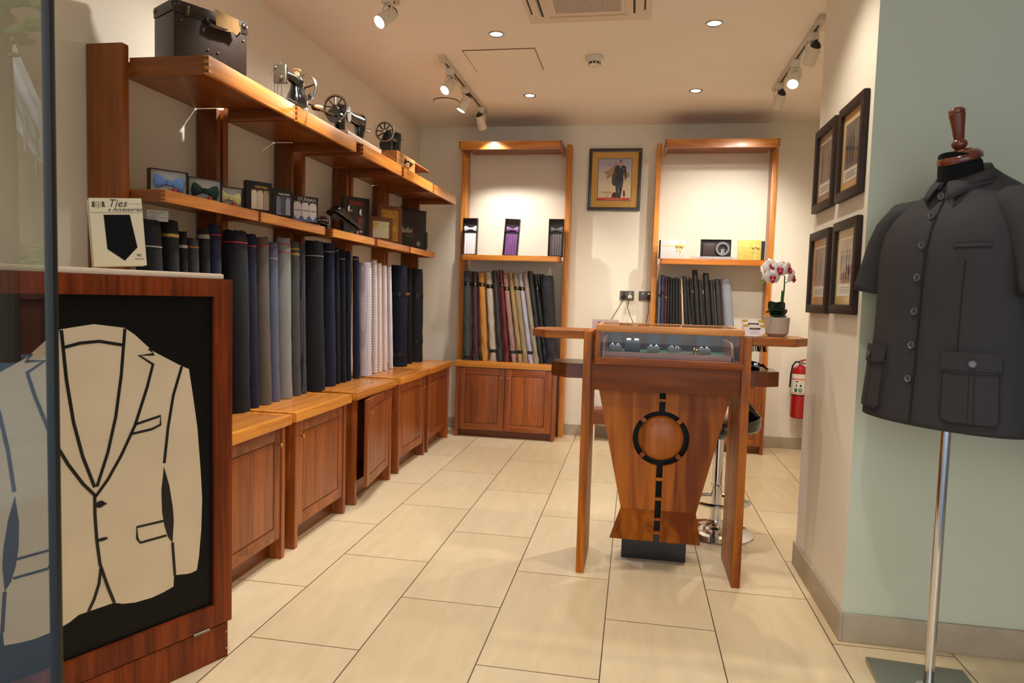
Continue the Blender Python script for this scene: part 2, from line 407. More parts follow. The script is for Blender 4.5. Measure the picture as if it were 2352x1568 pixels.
downlight(.36, 2.70, WARM, 'added unseen fill downlight near the shop entrance by the pier', 1.0)
downlight(-.83, 1.48, MID, 'added unseen fill downlight just inside the shopfront on the left', .8)
downlight(.36, 1.46, MID, 'added unseen fill downlight just inside the shopfront on the right', .8)
def track(x, y0, y1, label):
    r = root('light_track', label, 'light track', (x, (y0+y1)/2, ZC), 0, 'ceiling light tracks')
    tw = mat('track_white', (206, 194, 176), .4)
    B().box(-.018, .018, (y0-y1)/2, (y1-y0)/2, -.022, 0, .002).build('rail', tw, r)
    B().box(-.006, .006, (y0-y1)/2+.06, (y1-y0)/2-.03, -.0232, -.0215).build('slot', blk_pl, r)
    B().box(-.022, .022, (y0-y1)/2-.01, (y0-y1)/2+.06, -.03, 0, .003).build('end_feed', tw, r)
track(-1.245, 4.27, 5.55, 'white ceiling light track over the left aisle near the back')
track(-1.26, 1.6, 3.47, 'white ceiling light track over the left aisle near the entrance')
track(.885, 3.86, 5.12, 'white ceiling light track along the right wall')
def spot(x, y, aim, label, k=1, col=MID, size=84, bright=True):
    r = root('track_spotlight', label, 'spotlight', (x, y, ZC-.0232), 0, 'track spotlights')
    tw = mat('spot_white', (222, 212, 194), .35)
    B().box(-.022, .022, -.03, .03, -.045, -.0005, .004).build('adaptor', tw, r)
    piv = Vector((0, 0, -.105)); d = (Vector(aim)-(Vector((x, y, ZC-.0232))+piv)).normalized()
    h = Vector((d.x, d.y, 0)).normalized(); side = Vector((-h.y, h.x, 0))
    b = B(); b.tube([side*.036+piv, side*.036+Vector((0, 0, -.058)), side*.03+Vector((0, 0, -.05)), -side*.03+Vector((0, 0, -.05)), -side*.036+Vector((0, 0, -.058)), -side*.036+piv], .0045, 6); b.build('bracket', tw, r)
    a = piv-d*.045; e = piv+d*.06
    b = B(); b.tube([a, a+d*.005, piv, e-d*.004, e], [.029, .031, .033, .034, .033], 24)
    hs = b.build('housing', tw, r)
    b = B(); b.tube([a-d*.022, a-d*.01, a], [.012, .024, .028], 18); b.tube([Vector((0, 0, -.05)), a-d*.02+Vector((0, 0, .012)), a-d*.018], .004, 6)
    b.build('heat_sink', blk_pl, r)
    c255 = [int(255*v) for v in col]
    b = B(); b.cyl(e-d*.001, e+d*.0012, .029, .029, 24); b.build('lens', mat('lens_glow_%d_%d_%d' % tuple(c255), [min(255, v+40) for v in c255], .4, emit=12), hs)
    L = bpy.data.lights.new('spot_beam', 'SPOT'); L.energy = K_SPOT*k; L.color = col; L.spot_size = rad(size); L.spot_blend = .95; L.shadow_soft_size = .022
    o = bpy.data.objects.new('spot_beam', L); C.objects.link(o); o.location = e+d*.012; o.rotation_euler = d.to_track_quat('-Z', 'Y').to_euler(); o.parent = r
spot(-1.245, 4.45, (-1.75, 3.55, 1.55), 'spotlight nearest the entrance on the back left track, lens lit and turned to the shelves', 1.0)
spot(-1.245, 4.86, (-1.78, 4.75, 1.5), 'middle spotlight of the back left track, lens lit', .9)
spot(-1.245, 5.38, (-1.0, 6.08, 1.45), 'spotlight at the far end of the back left track, turned to the back wall', 1.0)
spot(.885, 4.05, (.55, 6.08, .95), 'spotlight on the right track half hidden by the pier', 1.0)
spot(.885, 4.48, (.1, 2.7, .4), 'middle spotlight of the right track with its lens lit', .8, WARM)
spot(.885, 4.93, (.62, 6.08, 1.45), 'spotlight at the far end of the right track, turned to the back wall', 1.0)
spot(-1.26, 3.34, (-1.78, 2.55, 1.75), 'spotlight over the left aisle at the top edge, turned down to the suitcase', 1.0)
spot(-1.26, 2.5, (-1.8, 2.9, 1.3), 'spotlight on the entrance track above the bow tie boxes', .55)

#@@PART2
# ================================================================== LEFT WALL SHELVES AND CABINETS
ORD = ['nearest the entrance', 'second from the entrance', 'middle of the five', 'fourth from the entrance', 'farthest, beside the back corner']
UY = [(2.25, 2.875), (2.897, 3.553), (3.648, 4.285), (4.323, 4.978), (5.0, 5.64)]
jlight = mat('wood_joint_light', (176, 106, 42), .45)
def joints(b, x, y, z0, z1, s, ax):
    n = 3; h = (z1-z0)/(2*n+.0)
    for i in range(n):
        z = z1-h*.35-(2*i+1)*h
        if ax == 'x': b.box(x-.0007, x+.0007, min(y, y+s*.017), max(y, y+s*.017), z, z+h*.9, m=1)
        else: b.box(min(x, x+s*.017), max(x, x+s*.017), y-.0007, y+.0007, z-h*.0, z+h*.9, m=1)
JN = [True]
def tray_shelf(nm, r, x0, x1, y0, y1, z0, z1, mf, ms, pt=.018):
    """open-bottomed boxed shelf: front board and two end boards around a top panel (front towards +x)"""
    b = B(); t = .017
    b.box(x1-t, x1, y0, y1, z0, z1, .002)
    joints(b, x1, y0, z0, z1, 1, 'x'); joints(b, x1, y1, z0, z1, -1, 'x')
    s = b.build(nm, [mf, jlight], r, world=True)
    b = B(); b.box(x0, x1-t, y0, y0+t, z0, z1, .002); joints(b, x1, y0, z0, z1, -1, 'y'); b.build('end_board', [dx, endg if JN[0] else dx], s)
    b = B(); b.box(x0, x1-t, y1-t, y1, z0, z1, .002); b.build('end_board', dx, s)
    b = B(); b.box(x0-.0, x1-t, y0+t, y1-t, z1-pt, z1-.001); b.build('shelf_board', dy, s)
    return s
for i, (y0, y1) in enumerate(UY):
    r = root('wall_shelf_unit', 'honey wood shelf unit with two shelves on the left wall, '+ORD[i], 'shelf unit', (-1.9, (y0+y1)/2, 0), 0, 'shelf units along the left wall')
    a = y0-.035 if i == 0 else y0; c = y0-.001 if i == 0 else y0+.04
    B().box(XL+.004, -1.812 if i == 0 else -1.858, a, c, 0, 2.06 if i == 0 else 2.0, .005).build('post', dz, r, world=True)  # both posts in darker brown wood, their shade put into the colour
    B().box(XL+.004, -1.858 if i < 4 else -1.81, y1-.03, y1, 0, 2.0, .004).build('post', dz, r, world=True)
    for s, (xf, za, zb) in enumerate(((-1.5, 1.952, 2.018), (-1.672, 1.511, 1.555))):
        xb = -1.811 if i == 0 else -1.857
        JN[0] = (s == 0)
        o = tray_shelf('upper_shelf' if s == 0 else 'lower_shelf', r, xb, xf, y0, y1, za, zb, hy, dx)
        off = Vector(LOC[r.name])
        for ch in [o]+[q for q in bpy.data.objects if q.parent == o]:
            if ch is not o: ch.data.transform(Matrix.Translation(-off))
        b = B(); b.box(XL+.004, xb, y0+.041, y1-.031, zb-.018, zb-.001); b.build('back_board', dy, o, world=False).data.transform(Matrix.Translation(-off))

CY = [(2.235, 2.873), (2.914, 3.542), (3.617, 4.257), (4.34, 4.99), (5.004, 5.652)]
KN = [1, -1, -1, 1, -1]
def door_mesh(w, h, t, mf, mp, parent, knob, nm='door', kmat=None):
    """panel door, hinge at local x=0, face towards -y, x across, z up"""
    b = B(); st = .055
    b.box(0, st, 0, t, 0, h, .002); b.box(w-st, w, 0, t, 0, h, .002)
    b.box(st-.001, w-st+.001, .0003, t, 0, st, .001, 1); b.box(st-.001, w-st+.001, .0003, t, h-st, h, .001, 1)
    d = b.build(nm, [mf[0], mf[1]], parent)
    g = B(); g.box(st, w-st, .005, t-.002, st, h-st); g.build('groove', endg, d)
    p = B(); p.box(st+.005, w-st-.005, .0012, t-.003, st+.005, h-st-.005, .002); p.build('panel', mp, d)
    k = B(); kx = w-.026 if knob > 0 else .026
    k.cyl((kx, 0, h-.075), (kx, -.014, h-.075), .0035, .0035, 10); k.ball((kx, -.018, h-.075), .0085, 1, .8, 1, 12)
    k.build('knob', kmat or brass, d)
    return d
def carcass(r, x0, x1, y0, y1, top, ztop, zt0, inset, toe):
    pass
for i, (y0, y1) in enumerate(CY):
    r = root('base_cabinet', 'low one-door wood cabinet on the left wall, '+ORD[i], 'cabinet', (-1.73, (y0+y1)/2, 0), 0, 'base cabinets along the left wall')
    a, c = y0+.032, y1-.020
    b = B(); b.box(XL+.005, -1.5, y0, y0+.03, .606, .65, .002); b.box(XL+.005, -1.5, y1-.03, y1, .606, .65, .002); b.box(-1.533, -1.5, y0+.03, y1-.03, .606, .65, .002)
    t = b.build('top_frame', hy, r, world=True)
    b = B(); b.box(XL+.005, -1.538, y0+.034, y1-.034, .61, .6488, .001); q = b.build('top_panel', wood('wood_top_y', (186, 112, 44), (214, 142, 66), 'y', .25), t); q.data.transform(Matrix.Translation(-Vector(LOC[r.name])))
    b = B(); b.box(XL+.005, -1.522, a, a+.03, 0, .606, .003); b.build('side_panel', rz_, r, world=True)
    b = B(); b.box(XL+.005, -1.522, c-.03, c, 0, .606, .003); b.build('side_panel', rz_, r, world=True)
    b = B(); b.box(-1.60, -1.588, a+.03, c-.03, .0, .095); b.build('toe_kick', dy, r, world=True)
    b = B(); b.box(XL+.01, -1.56, a+.03, c-.03, .095, .11); b.box(XL+.01, XL+.02, a+.03, c-.03, .11, .6); b.build('inside', dy, r, world=True)
    w = c-a-.064; h = .5
    d = door_mesh(w, h, .02, (rz_, ry), rz_, r, 1, kmat=brass)
    # face to +x: local -y -> +x ; local x runs along +y (or mirrored when hinged at the far end)
    loc = Vector(LOC[r.name])
    if KN[i] > 0:
        d.location = Vector((-1.527, a+.032, .1))-loc; d.rotation_euler = (0, 0, PI/2)
    else:
        # hinge at the far side: mirror the leaf
        M = Matrix.Translation((w, 0, 0)) @ Matrix.Scale(-1, 4, (1, 0, 0))
        for ob in [d]+[q for q in bpy.data.objects if q.parent == d]:
            ob.data.transform(M); ob.data.flip_normals()
            if ob is d: ob.data.transform(Matrix.Translation((-w, 0, 0)))
            else: ob.data.transform(Matrix.Translation((-w, 0, 0)))
        d.location = Vector((-1.527, c-.032, .1))-loc; d.rotation_euler = (0, 0, PI/2+(rad(7) if i == 2 else 0))

# ------------------------------------------------------------------ cloth bolts
def bolt(name, base, top, w, dep, m, label, group, band=None, band2=None, seed=0, axis='y', wr=.5, core=False, z_band=None, peak=0):
    """rolled cloth standing on end; w = width along the shelf, dep = thickness"""
    rnd = random.Random(seed); b0, t0 = Vector(base), Vector(top)-Vector(base)
    N = 22; K = 20; rings = []
    ph = rnd.random()*6
    for i in range(N+1):
        f = i/N; c = t0*f
        bul = 1+.05*sin(ph+f*5)+.05*(1-f)**3
        ring = []
        for k in range(K):
            a = 2*PI*k/K
            e = 2.6
            ca, sa = cos(a), sin(a)
            u = (abs(ca)**(2/e))*(1 if ca > 0 else -1); v = (abs(sa)**(2/e))*(1 if sa > 0 else -1)
            wrk = 1+wr*.035*sin(a*3+f*26+ph)*(1-f)**1.2+wr*.03*sin(a*2-f*41+2*ph)*max(0, 1-f*1.6)
            p = Vector((u*w/2*bul*wrk, v*dep/2*bul*wrk, 0)) if axis == 'x' else Vector((v*dep/2*bul*wrk, u*w/2*bul*wrk, 0))
            if i == N: p *= .93; p.z += rnd.uniform(-.004, .006)+peak*max(0, ca)
            ring.append(c+p)
        rings.append(ring)
    bb = B(); bb.loft(rings)
    o = bb.build(name, m, None, 50); o.location = b0
    tag(o, label, 'fabric roll', group)
    def mk(bd, nm):
        f0, f1, mm = bd[:3]
        rr = []
        for f in (f0, f0, (f0+f1)/2, f1, f1):
            i = min(N-1, int(f*N)); g = f*N-i
            sc = 1.0 if len(rr) in (0, 4) else 1.03
            cc = t0*f
            rr.append([cc+((rings[i][k]*(1-g)+rings[i+1][k]*g)-cc)*sc+Vector((0, 0, 0)) for k in range(K)])
        q = B(); q.loft(rr, caps=False); return q.build(nm, mm, o, 60)
    if band: mk(band, 'label_band' if band[1]-band[0] > .02 else 'selvedge')
    if band2: mk(band2, 'label_band' if band2[1]-band2[0] > .02 else 'selvedge')
    return o
CL = dict(
    black=cloth('suiting_black', (26, 26, 30)), black2=cloth('suiting_black_twill', (32, 33, 38)), navy=cloth('suiting_navy', (34, 38, 60)), ink=cloth('suiting_ink', (24, 30, 46)),
    char=cloth('suiting_charcoal', (56, 56, 60)), brown=cloth('suiting_brown_grey', (98, 90, 84)), blue=cloth('suiting_slate_blue', (98, 102, 128)),
    grey=cloth('suiting_light_grey', (138, 140, 138)), mid=cloth('suiting_mid_grey', (84, 84, 86), stripe=('hor', (64, 64, 68), 140)), chk=cloth('suiting_grey_check', (88, 88, 96), stripe=('check', (50, 50, 56), 90)),
    wchk=cloth('shirting_white_check', (232, 224, 228), stripe=('check', (196, 188, 200), 80)), wstr=cloth('shirting_white_stripe', (236, 226, 224), stripe=('hor', (204, 190, 194), 55)),
    cstr=cloth('shirting_cream_stripe', (238, 224, 214), stripe=('hor', (218, 200, 190), 70)), pink=cloth('shirting_pale_pink', (236, 222, 218), stripe=('hor', (216, 200, 202), 90)), white=cloth('shirting_white', (234, 230, 238), stripe=('hor', (206, 204, 222), 60)))
R_ = mat('selvedge_red', (190, 36, 48), .6); G_ = mat('selvedge_gold', (170, 136, 60), .5); W_ = mat('selvedge_pale', (150, 146, 138), .6); O_ = mat('selvedge_orange', (170, 92, 40), .6)
LBb = mat('band_black', (20, 20, 22), .3)
GL = 'suit and shirt fabric rolls along the left wall'
LEFT = [  # y, x front, width, z top, cloth, bands, words
    (2.31, -1.79, 0.084, 1.445, 'black', (.88, .886, W_), None, 'black fabric roll with a pale edge line, right beside the tie card'),
    (2.424, -1.79, 0.068, 1.457, 'black2', (.925, .94, G_), None, 'black fabric roll with a gold edge line, second from the tie card'),
    (2.504, -1.79, 0.036, 1.423, 'black', (.92, .935, W_), None, 'thin black fabric roll with a dim pale edge, third from the tie card'),
    (2.567, -1.775, 0.046, 1.40, 'char', (.955, .962, O_), None, 'short dark grey fabric roll with an orange edge line'),
    (2.641, -1.79, 0.046, 1.445, 'black2', (.955, .975, W_), None, 'dark fabric roll between the orange-edged and the navy rolls'),
    (2.712, -1.79, 0.05, 1.47, 'navy', (.95, .955, R_), None, 'dark navy fabric roll just left of the wide black roll'),
    (2.868, -1.775, 0.104, 1.462, 'black2', (.935, .941, R_), None, 'wide black fabric roll with a red edge line above the end of the display cabinet'),
    (2.992, -1.79, 0.054, 1.46, 'navy', (.93, .935, R_), None, 'navy fabric roll left of the brown-grey roll'),
    (3.097, -1.785, 0.062, 1.454, 'brown', (.95, .955, R_), None, 'brown-grey fabric roll with a thin red edge line'),
    (3.197, -1.785, 0.046, 1.435, 'blue', (.90, .91, W_), None, 'slate blue fabric roll with a pale edge line'),
    (3.301, -1.785, 0.068, 1.468, 'grey', (.91, .915, R_), (.96, .965, R_), 'light grey fabric roll with two red edge lines'),
    (3.415, -1.785, 0.05, 1.458, 'mid', (.915, .93, G_), (.95, .962, G_), 'mid grey fabric roll with two gold edge lines'),
    (3.496, -1.79, 0.036, 1.455, 'chk', None, None, 'narrow grey checked fabric roll just left of the wide charcoal roll'),
    (3.642, -1.752, 0.104, 1.48, 'black2', (.90, .906, W_), None, 'wide charcoal black fabric roll with a pale edge line at the middle cabinet'),
    (3.828, -1.78, 0.07, 1.482, 'navy', (.94, .946, W_), None, 'navy fabric roll right of the wide charcoal roll'),
    (3.935, -1.785, 0.036, 1.466, 'ink', (.975, .98, W_), None, 'narrow ink blue fabric roll, second right of the wide charcoal roll'),
    (4.015, -1.79, 0.042, 1.459, 'black', (.93, .936, W_), None, 'black fabric roll, third right of the wide charcoal roll'),
    (4.1, -1.79, 0.038, 1.452, 'ink', None, None, 'ink blue fabric roll, fourth right of the wide charcoal roll'),
    (4.228, -1.785, 0.044, 1.431, 'navy', (.975, .982, W_), None, 'dark navy fabric roll touching the white checked roll'),
    (4.382, -1.775, 0.086, 1.405, 'wchk', None, None, 'white checked shirting roll, leftmost of the pale rolls'),
    (4.545, -1.80, 0.042, 1.425, 'wstr', None, None, 'white striped shirting roll, second of the pale rolls'),
    (4.634, -1.795, 0.042, 1.41, 'cstr', None, None, 'cream striped shirting roll, third of the pale rolls'),
    (4.738, -1.785, 0.042, 1.398, 'pink', None, None, 'pale pink shirting roll, fourth of the pale rolls'),
    (4.85, -1.775, 0.034, 1.397, 'white', None, None, 'narrow white shirting roll with slanting edge, rightmost of the pale rolls'),
    (5.057, -1.80, 0.125, 1.412, 'ink', (.70, .745, LBb), (.10, .14, LBb), 'wide dark navy fabric roll with a black label band, right of the pale rolls'),
    (5.285, -1.80, 0.05, 1.40, 'black', (.72, .76, LBb), None, 'narrow black fabric roll between the two wide dark rolls in the corner'),
    (5.483, -1.775, 0.105, 1.404, 'black2', (.70, .745, LBb), (.2, .235, LBb), 'wide black fabric roll with a white tag, last roll in the left corner'),
]
for i, (y, x, w, zt, cm, bd, bd2, lab) in enumerate(LEFT):
    lean = -.016 if i != 23 else -.02
    dep = w*.9
    xb = -1.762-.012
    zb = .651
    o = bolt('fabric_roll', (xb+.012, y+(.02 if i == 23 else 0), zb), (xb+.012-.008, y-(.03 if i == 23 else .02), zt), w, dep, CL[cm], lab, GL, bd, bd2, i, wr=.9)
    if i in (24, 26):
        text('AVODAH' if i == 24 else 'AMBER', .022, G_, o, (dep/2+.004, -.012, (zt-zb)*.715), (0, 1, 0), (0, 0, 1), name='band_lettering')
    if i == 26:
        B().box(dep/2-.03, dep/2-.028, w/2-.012, w/2+.006, .58, .66).build('tag', mat('tag_white', (225, 222, 215), .6), o)

# ------------------------------------------------------------------ display cabinet with the jacket picture
def display_cabinet():
    r = root('display_cabinet', 'red-brown wood display cabinet with a cream jacket pictured on its black front', 'display cabinet', (-1.597, 1.269, 0), rad(66.7))
    Wd, H, D = .83, 1.236, .30
    b = B(); b.box(Wd-.062, Wd, 0, .024, .12, H, .002); b.box(0, .062, 0, .024, .12, H, .002)
    b.box(.062, Wd-.062, 0, .024, H-.055, H, .002); b.box(.062, Wd-.062, 0, .024, .12, .19, .002)
    b.build('front_frame', sap, r)
    b = B(); b.box(Wd-.02, Wd, .024, D, .12, H, .001); b.box(0, .02, .024, D, .12, H, .001); b.box(.02, Wd-.02, D-.02, D, .12, H, .001); b.box(.02, Wd-.02, .024, D-.02, H-.03, H-.006, .001); b.box(.02, Wd-.02, .024, D-.02, .12, .14)
    b.build('body', sap, r)
    b = B(); b.box(.004, Wd-.012, .004, D-.01, 0, .116, .002); b.build('plinth', sap, r)
    b = B(); b.box(.062, Wd-.062, .014, .022, .19, H-.055); b.build('picture_panel', mat('panel_black', (12, 12, 13), .45, 0, .2), r)
    hf = [(.416, 1.101), (.334, 1.089), (.306, 1.069), (.282, 1.046), (.263, 1.028), (.253, 1.019), (.174, .974), (.142, .959), (.129, .878), (.114, .773), (.103, .633), (.098, .545), (.101, .449), (.109, .363), (.116, .321), (.133, .318), (.149, .319), (.186, .328), (.1895, .36), (.193, .294), (.225, .287), (.261, .283), (.31, .286), (.345, .295), (.369, .307)]
    sil = [(Wd-u, v) for u, v in hf]+[(Wd-.832+u, v) for u, v in hf[:0:-1]]
    # outline of the jacket in cabinet x (right half then mirrored left half)
    sil = [(.83-u, v) for u, v in hf]+[(u-.002, v) for u, v in reversed(hf[1:])]
    b = B(); b.prism(sil, .0125, .0145); j = b.build('jacket_picture', mat('jacket_cream', (222, 200, 170), .5, noise=.05, nscale=6), r)
    ln = B(); yy = .0124; w = .0085
    m_ = lambda l: [(.83-u, v) for u, v in l]
    mir = lambda l: [(u-.002, v) for u, v in l]
    neck = [(.334, 1.087), (.345, .955), (.361, .84), (.383, .743), (.413, .652)]
    lap = [(.265, 1.028), (.251, 1.01), (.294, 1.009), (.254, .981), (.271, .917), (.307, .809), (.346, .729), (.384, .666), (.416, .626)]
    slv = [(.165, .969), (.192, .884), (.209, .787), (.221, .682)]
    for l in (neck, lap, slv, [(.196, .432), (.189, .329)]):
        ln.ribbon(m_(l), w, yy); ln.ribbon(mir(l), w, yy)
    ln.ribbon(m_([(.493, 1.041), (.452, 1.051), (.403, 1.054), (.34, 1.041)]), w, yy)
    ln.ribbon(m_([(.419, .63), (.419, .574), (.415, .503), (.407, .431), (.387, .361), (.369, .307)]), w, yy)
    ln.ribbon(m_([(.405, .418), (.41, .377), (.424, .335), (.439, .307)]), w, yy)
    ln.ribbon(m_([(.307, .811), (.232, .826), (.232, .8), (.259, .79), (.316, .785)]), w*.8, yy)
    hp = [(.223, .507), (.304, .509), (.303, .475), (.294, .46), (.215, .46)]
    ln.ribbon(m_(hp), w*.8, yy); ln.ribbon(mir(hp), w*.8, yy)
    gap = [(.222, .671), (.206, .612), (.195, .542), (.192, .499), (.196, .432), (.21, .453), (.221, .49), (.228, .534), (.23, .6)]
    ln.prism(m_(gap), yy-.001, yy); ln.prism(mir(gap), yy-.001, yy)
    ln.prism([(.83-.405+.012*cos(a*.5), .601+.010*sin(a*.5)) for a in range(13)], yy-.001, yy)
    ln.ribbon([(.83-.405, .601), (.83-.388, .599)], .006, yy)
    ln.prism([(.83-.40+.015*cos(a*.5), .5+.005*sin(a*.5)) for a in range(13)], yy-.001, yy)
    ln.build('drawn_lines', mat('line_black', (16, 16, 17), .4), j)
    b = B()
    for k in range(5): b.cyl((Wd-.137+k*.011, -.002, .119), (Wd-.137+k*.011+.0102, -.002, .119), .0042, .0042, 10)
    b.build('hinge', steel, r)
    b = B()
    for z in (.03, .085): b.cyl((Wd-.03+.012, .0025, z), (Wd-.03+.012, .0045, z), .0035, .0035, 10)
    b.build('screw_cap', steel, r)
    # padded cream mat on top
    q = root('padded_mat', 'thin cream padded mat lying on top of the display cabinet', 'mat', (-1.597, 1.269, H), rad(66.7))
    b = B(); b.box(.01, Wd-.025, .008, D-.01, .0003, .017, .007); b.build('pad', mat('mat_cream', (226, 206, 182), .8, bump=.2, bscale=40), q)
display_cabinet()
def tie_card():
    H0 = 1.2535
    r = root('tie_sample_card', 'cream sample card with a black tie shape, propped on the display cabinet', 'sample card', (-1.53, 1.754, H0), rad(39))
    r.scale = (.8, 1, .87)
    w, h = .168, .228
    card = mat('card_cream', (216, 202, 172), .6); T = Matrix.Translation((0, 0, .006)) @ Matrix.Rotation(rad(-4.2), 4, 'Y') @ Matrix.Rotation(rad(-6), 4, 'X')
    b = B(); b.box(0, w, 0, .0025, 0, h, M=T); b.build('card', card, r)
    b = B(); b.box(-.006, w-.008, .004, .016, -.001, h-.004, M=T); b.build('card_stack', mat('card_back', (190, 172, 138), .7), r)
    def pt(x, z, y=-.0006): return T @ Vector((x, y, z))
    X = T.to_3x3() @ Vector((1, 0, 0)); U = T.to_3x3() @ Vector((0, 0, 1))
    b = B(); b.prism([(.043, .172), (.126, .172), (.142, .062), (.098, .018), (.046, .058)], -.0012, 0, M=T); b.build('tie_shape', mat('tie_black', (13, 13, 14), .8, 0, .15), r)
    inkm = mat('card_ink', (70, 62, 54), .7); tanm = mat('card_rule', (150, 122, 82), .7)
    b = B(); b.box(.004, w-.002, -.0004, 0, .1785, .180, M=T); b.box(.118, w-.002, -.0004, 0, .2085, .2098, M=T); b.build('rule_line', tanm, r)
    text('Ties', .036, inkm, r, pt(.088, .199), X, U, shear=.35)
    text('Accessories', .0195, inkm, r, pt(.119, .184), X, U, shear=.35)
    text('&', .012, inkm, r, pt(.062, .1845), X, U, shear=.3)
    b = B()   # crest: quartered shield between two rearing beasts
    b.ribbon([(.021, .214), (.021, .203), (.029, .194), (.037, .203), (.037, .214), (.021, .214)], .0012, 0, .0005); b.ribbon([(.021, .205), (.037, .205)], .0009, 0, .0005); b.ribbon([(.029, .214), (.029, .195)], .0009, 0, .0005)
    for s in (-1, 1):
        q = lambda x, z: (.029+s*x, z)
        b.prism([q(.010, .199), q(.012, .206), q(.011, .213), q(.014, .217), q(.018, .216), q(.020, .212), q(.018, .207), q(.021, .203), q(.019, .196), q(.016, .201), q(.013, .196)][::s], -.0006, 0)
    b.bm.transform(T) if False else bmesh.ops.transform(b.bm, matrix=T, verts=b.bm.verts)
    b.build('crest', inkm, r)
    text('Colour', .0055, inkm, r, pt(.146, .036), X, U, name='small_print'); text('Wheel', .0055, inkm, r, pt(.146, .031), X, U, name='small_print'); text('Stock Service', .0055, inkm, r, pt(.146, .021), X, U, name='small_print')
tie_card()
# white swing card sticking out behind the tie card
def swing():
    r = root('price_card', 'small white printed card tucked on top of the black rolls behind the tie card', 'card', (-1.775, 2.29, 1.447), rad(38))
    b = B(); b.box(0, .07, 0, .001, 0, .04); b.build('card', mat('card_white', (200, 196, 186), .6), r)
    b = B(); b.ribbon([(.006, .034), (.064, .034), (.064, .014), (.006, .014), (.006, .034)], .0012, -.0002, .0004)
    for k in range(3): b.box(.012, .05-.01*k, -.0006, -.0002, .029-k*.005, .030-k*.005)
    b.build('print', black, r)
swing()

# ------------------------------------------------------------------ suitcase
def suitcase():
    r = root('suitcase', 'old dark brown fibre suitcase with a torn paper label, on the top shelf', 'suitcase', (-1.70, 2.337, 2.0185), rad(60.6))
    w, d, h = .293, .165, .240
    lea = mat('suitcase_brown', (50, 36, 27), .42, 0, .4, .15, 30, .12, 160)
    B().box(.003, w-.003, .003, d-.003, 0, h-.043, .004).build('body', lea, r)
    lid = B().box(0, w, 0, d, h-.041, h, .007).build('lid', lea, r)
    b = B()
    for x in (.0, w):
        for y in (0., d):
            b.ball((x+(.016 if x == 0 else -.016), y+(.016 if y == 0 else -.016), h-.018), .0215, 1, 1, .95, 14)
    b.build('corner_cap', mat('corner_dark', (40, 27, 20), .3, coat=.3), r)
    b = B(); b.box(-.001, w+.001, -.0015, .0, h-.045, h-.041); b.build('lid_bead', mat('corner_dark', (40, 27, 20), .3), r)
    for x in (.05, w-.04):
        b = B(); b.box(x-.008, x+.008, -.004, 0, h-.052, h-.018, .001); b.cyl((x, -.008, h-.052), (x, -.008, h-.026), .0045, .0045, 10); b.ball((x, -.007, h-.02), .006)
        b.build('clasp', mat('old_brass', (120, 108, 78), .35, 1), r)
    b = B(); b.box(.118, .128, -.012, 0, h-.056, h-.036, .002); b.box(.205, .215, -.012, 0, h-.056, h-.036, .002); b.tube([(.122, -.010, h-.05), (.126, -.022, h-.062), (.165, -.026, h-.066), (.206, -.022, h-.062), (.211, -.010, h-.05)], .006, 8)
    b.build('handle', mat('corner_dark', (40, 27, 20), .3), r)
    pts = [(.142, h-.002), (.236, h-.012), (.245, h-.05), (.232, h-.072), (.214, h-.066), (.19, h-.07), (.16, h-.066), (.148, h-.06)]
    b = B(); b.prism(pts, -.0285, -.0278); b.build('paper_label', mat('kraft_paper', (150, 114, 66), .8, noise=.12, nscale=40), r)
    b = B()
    for (x, z) in ((.03, h-.07), (w-.02, h-.075), (.13, .09), (.17, .09), (w-.02, h-.02)): b.ball((x, -.0005, z), .004, 1, .6, 1, 10)
    b.build('rivet', mat('copper', (170, 112, 80), .3, 1), r)
suitcase()

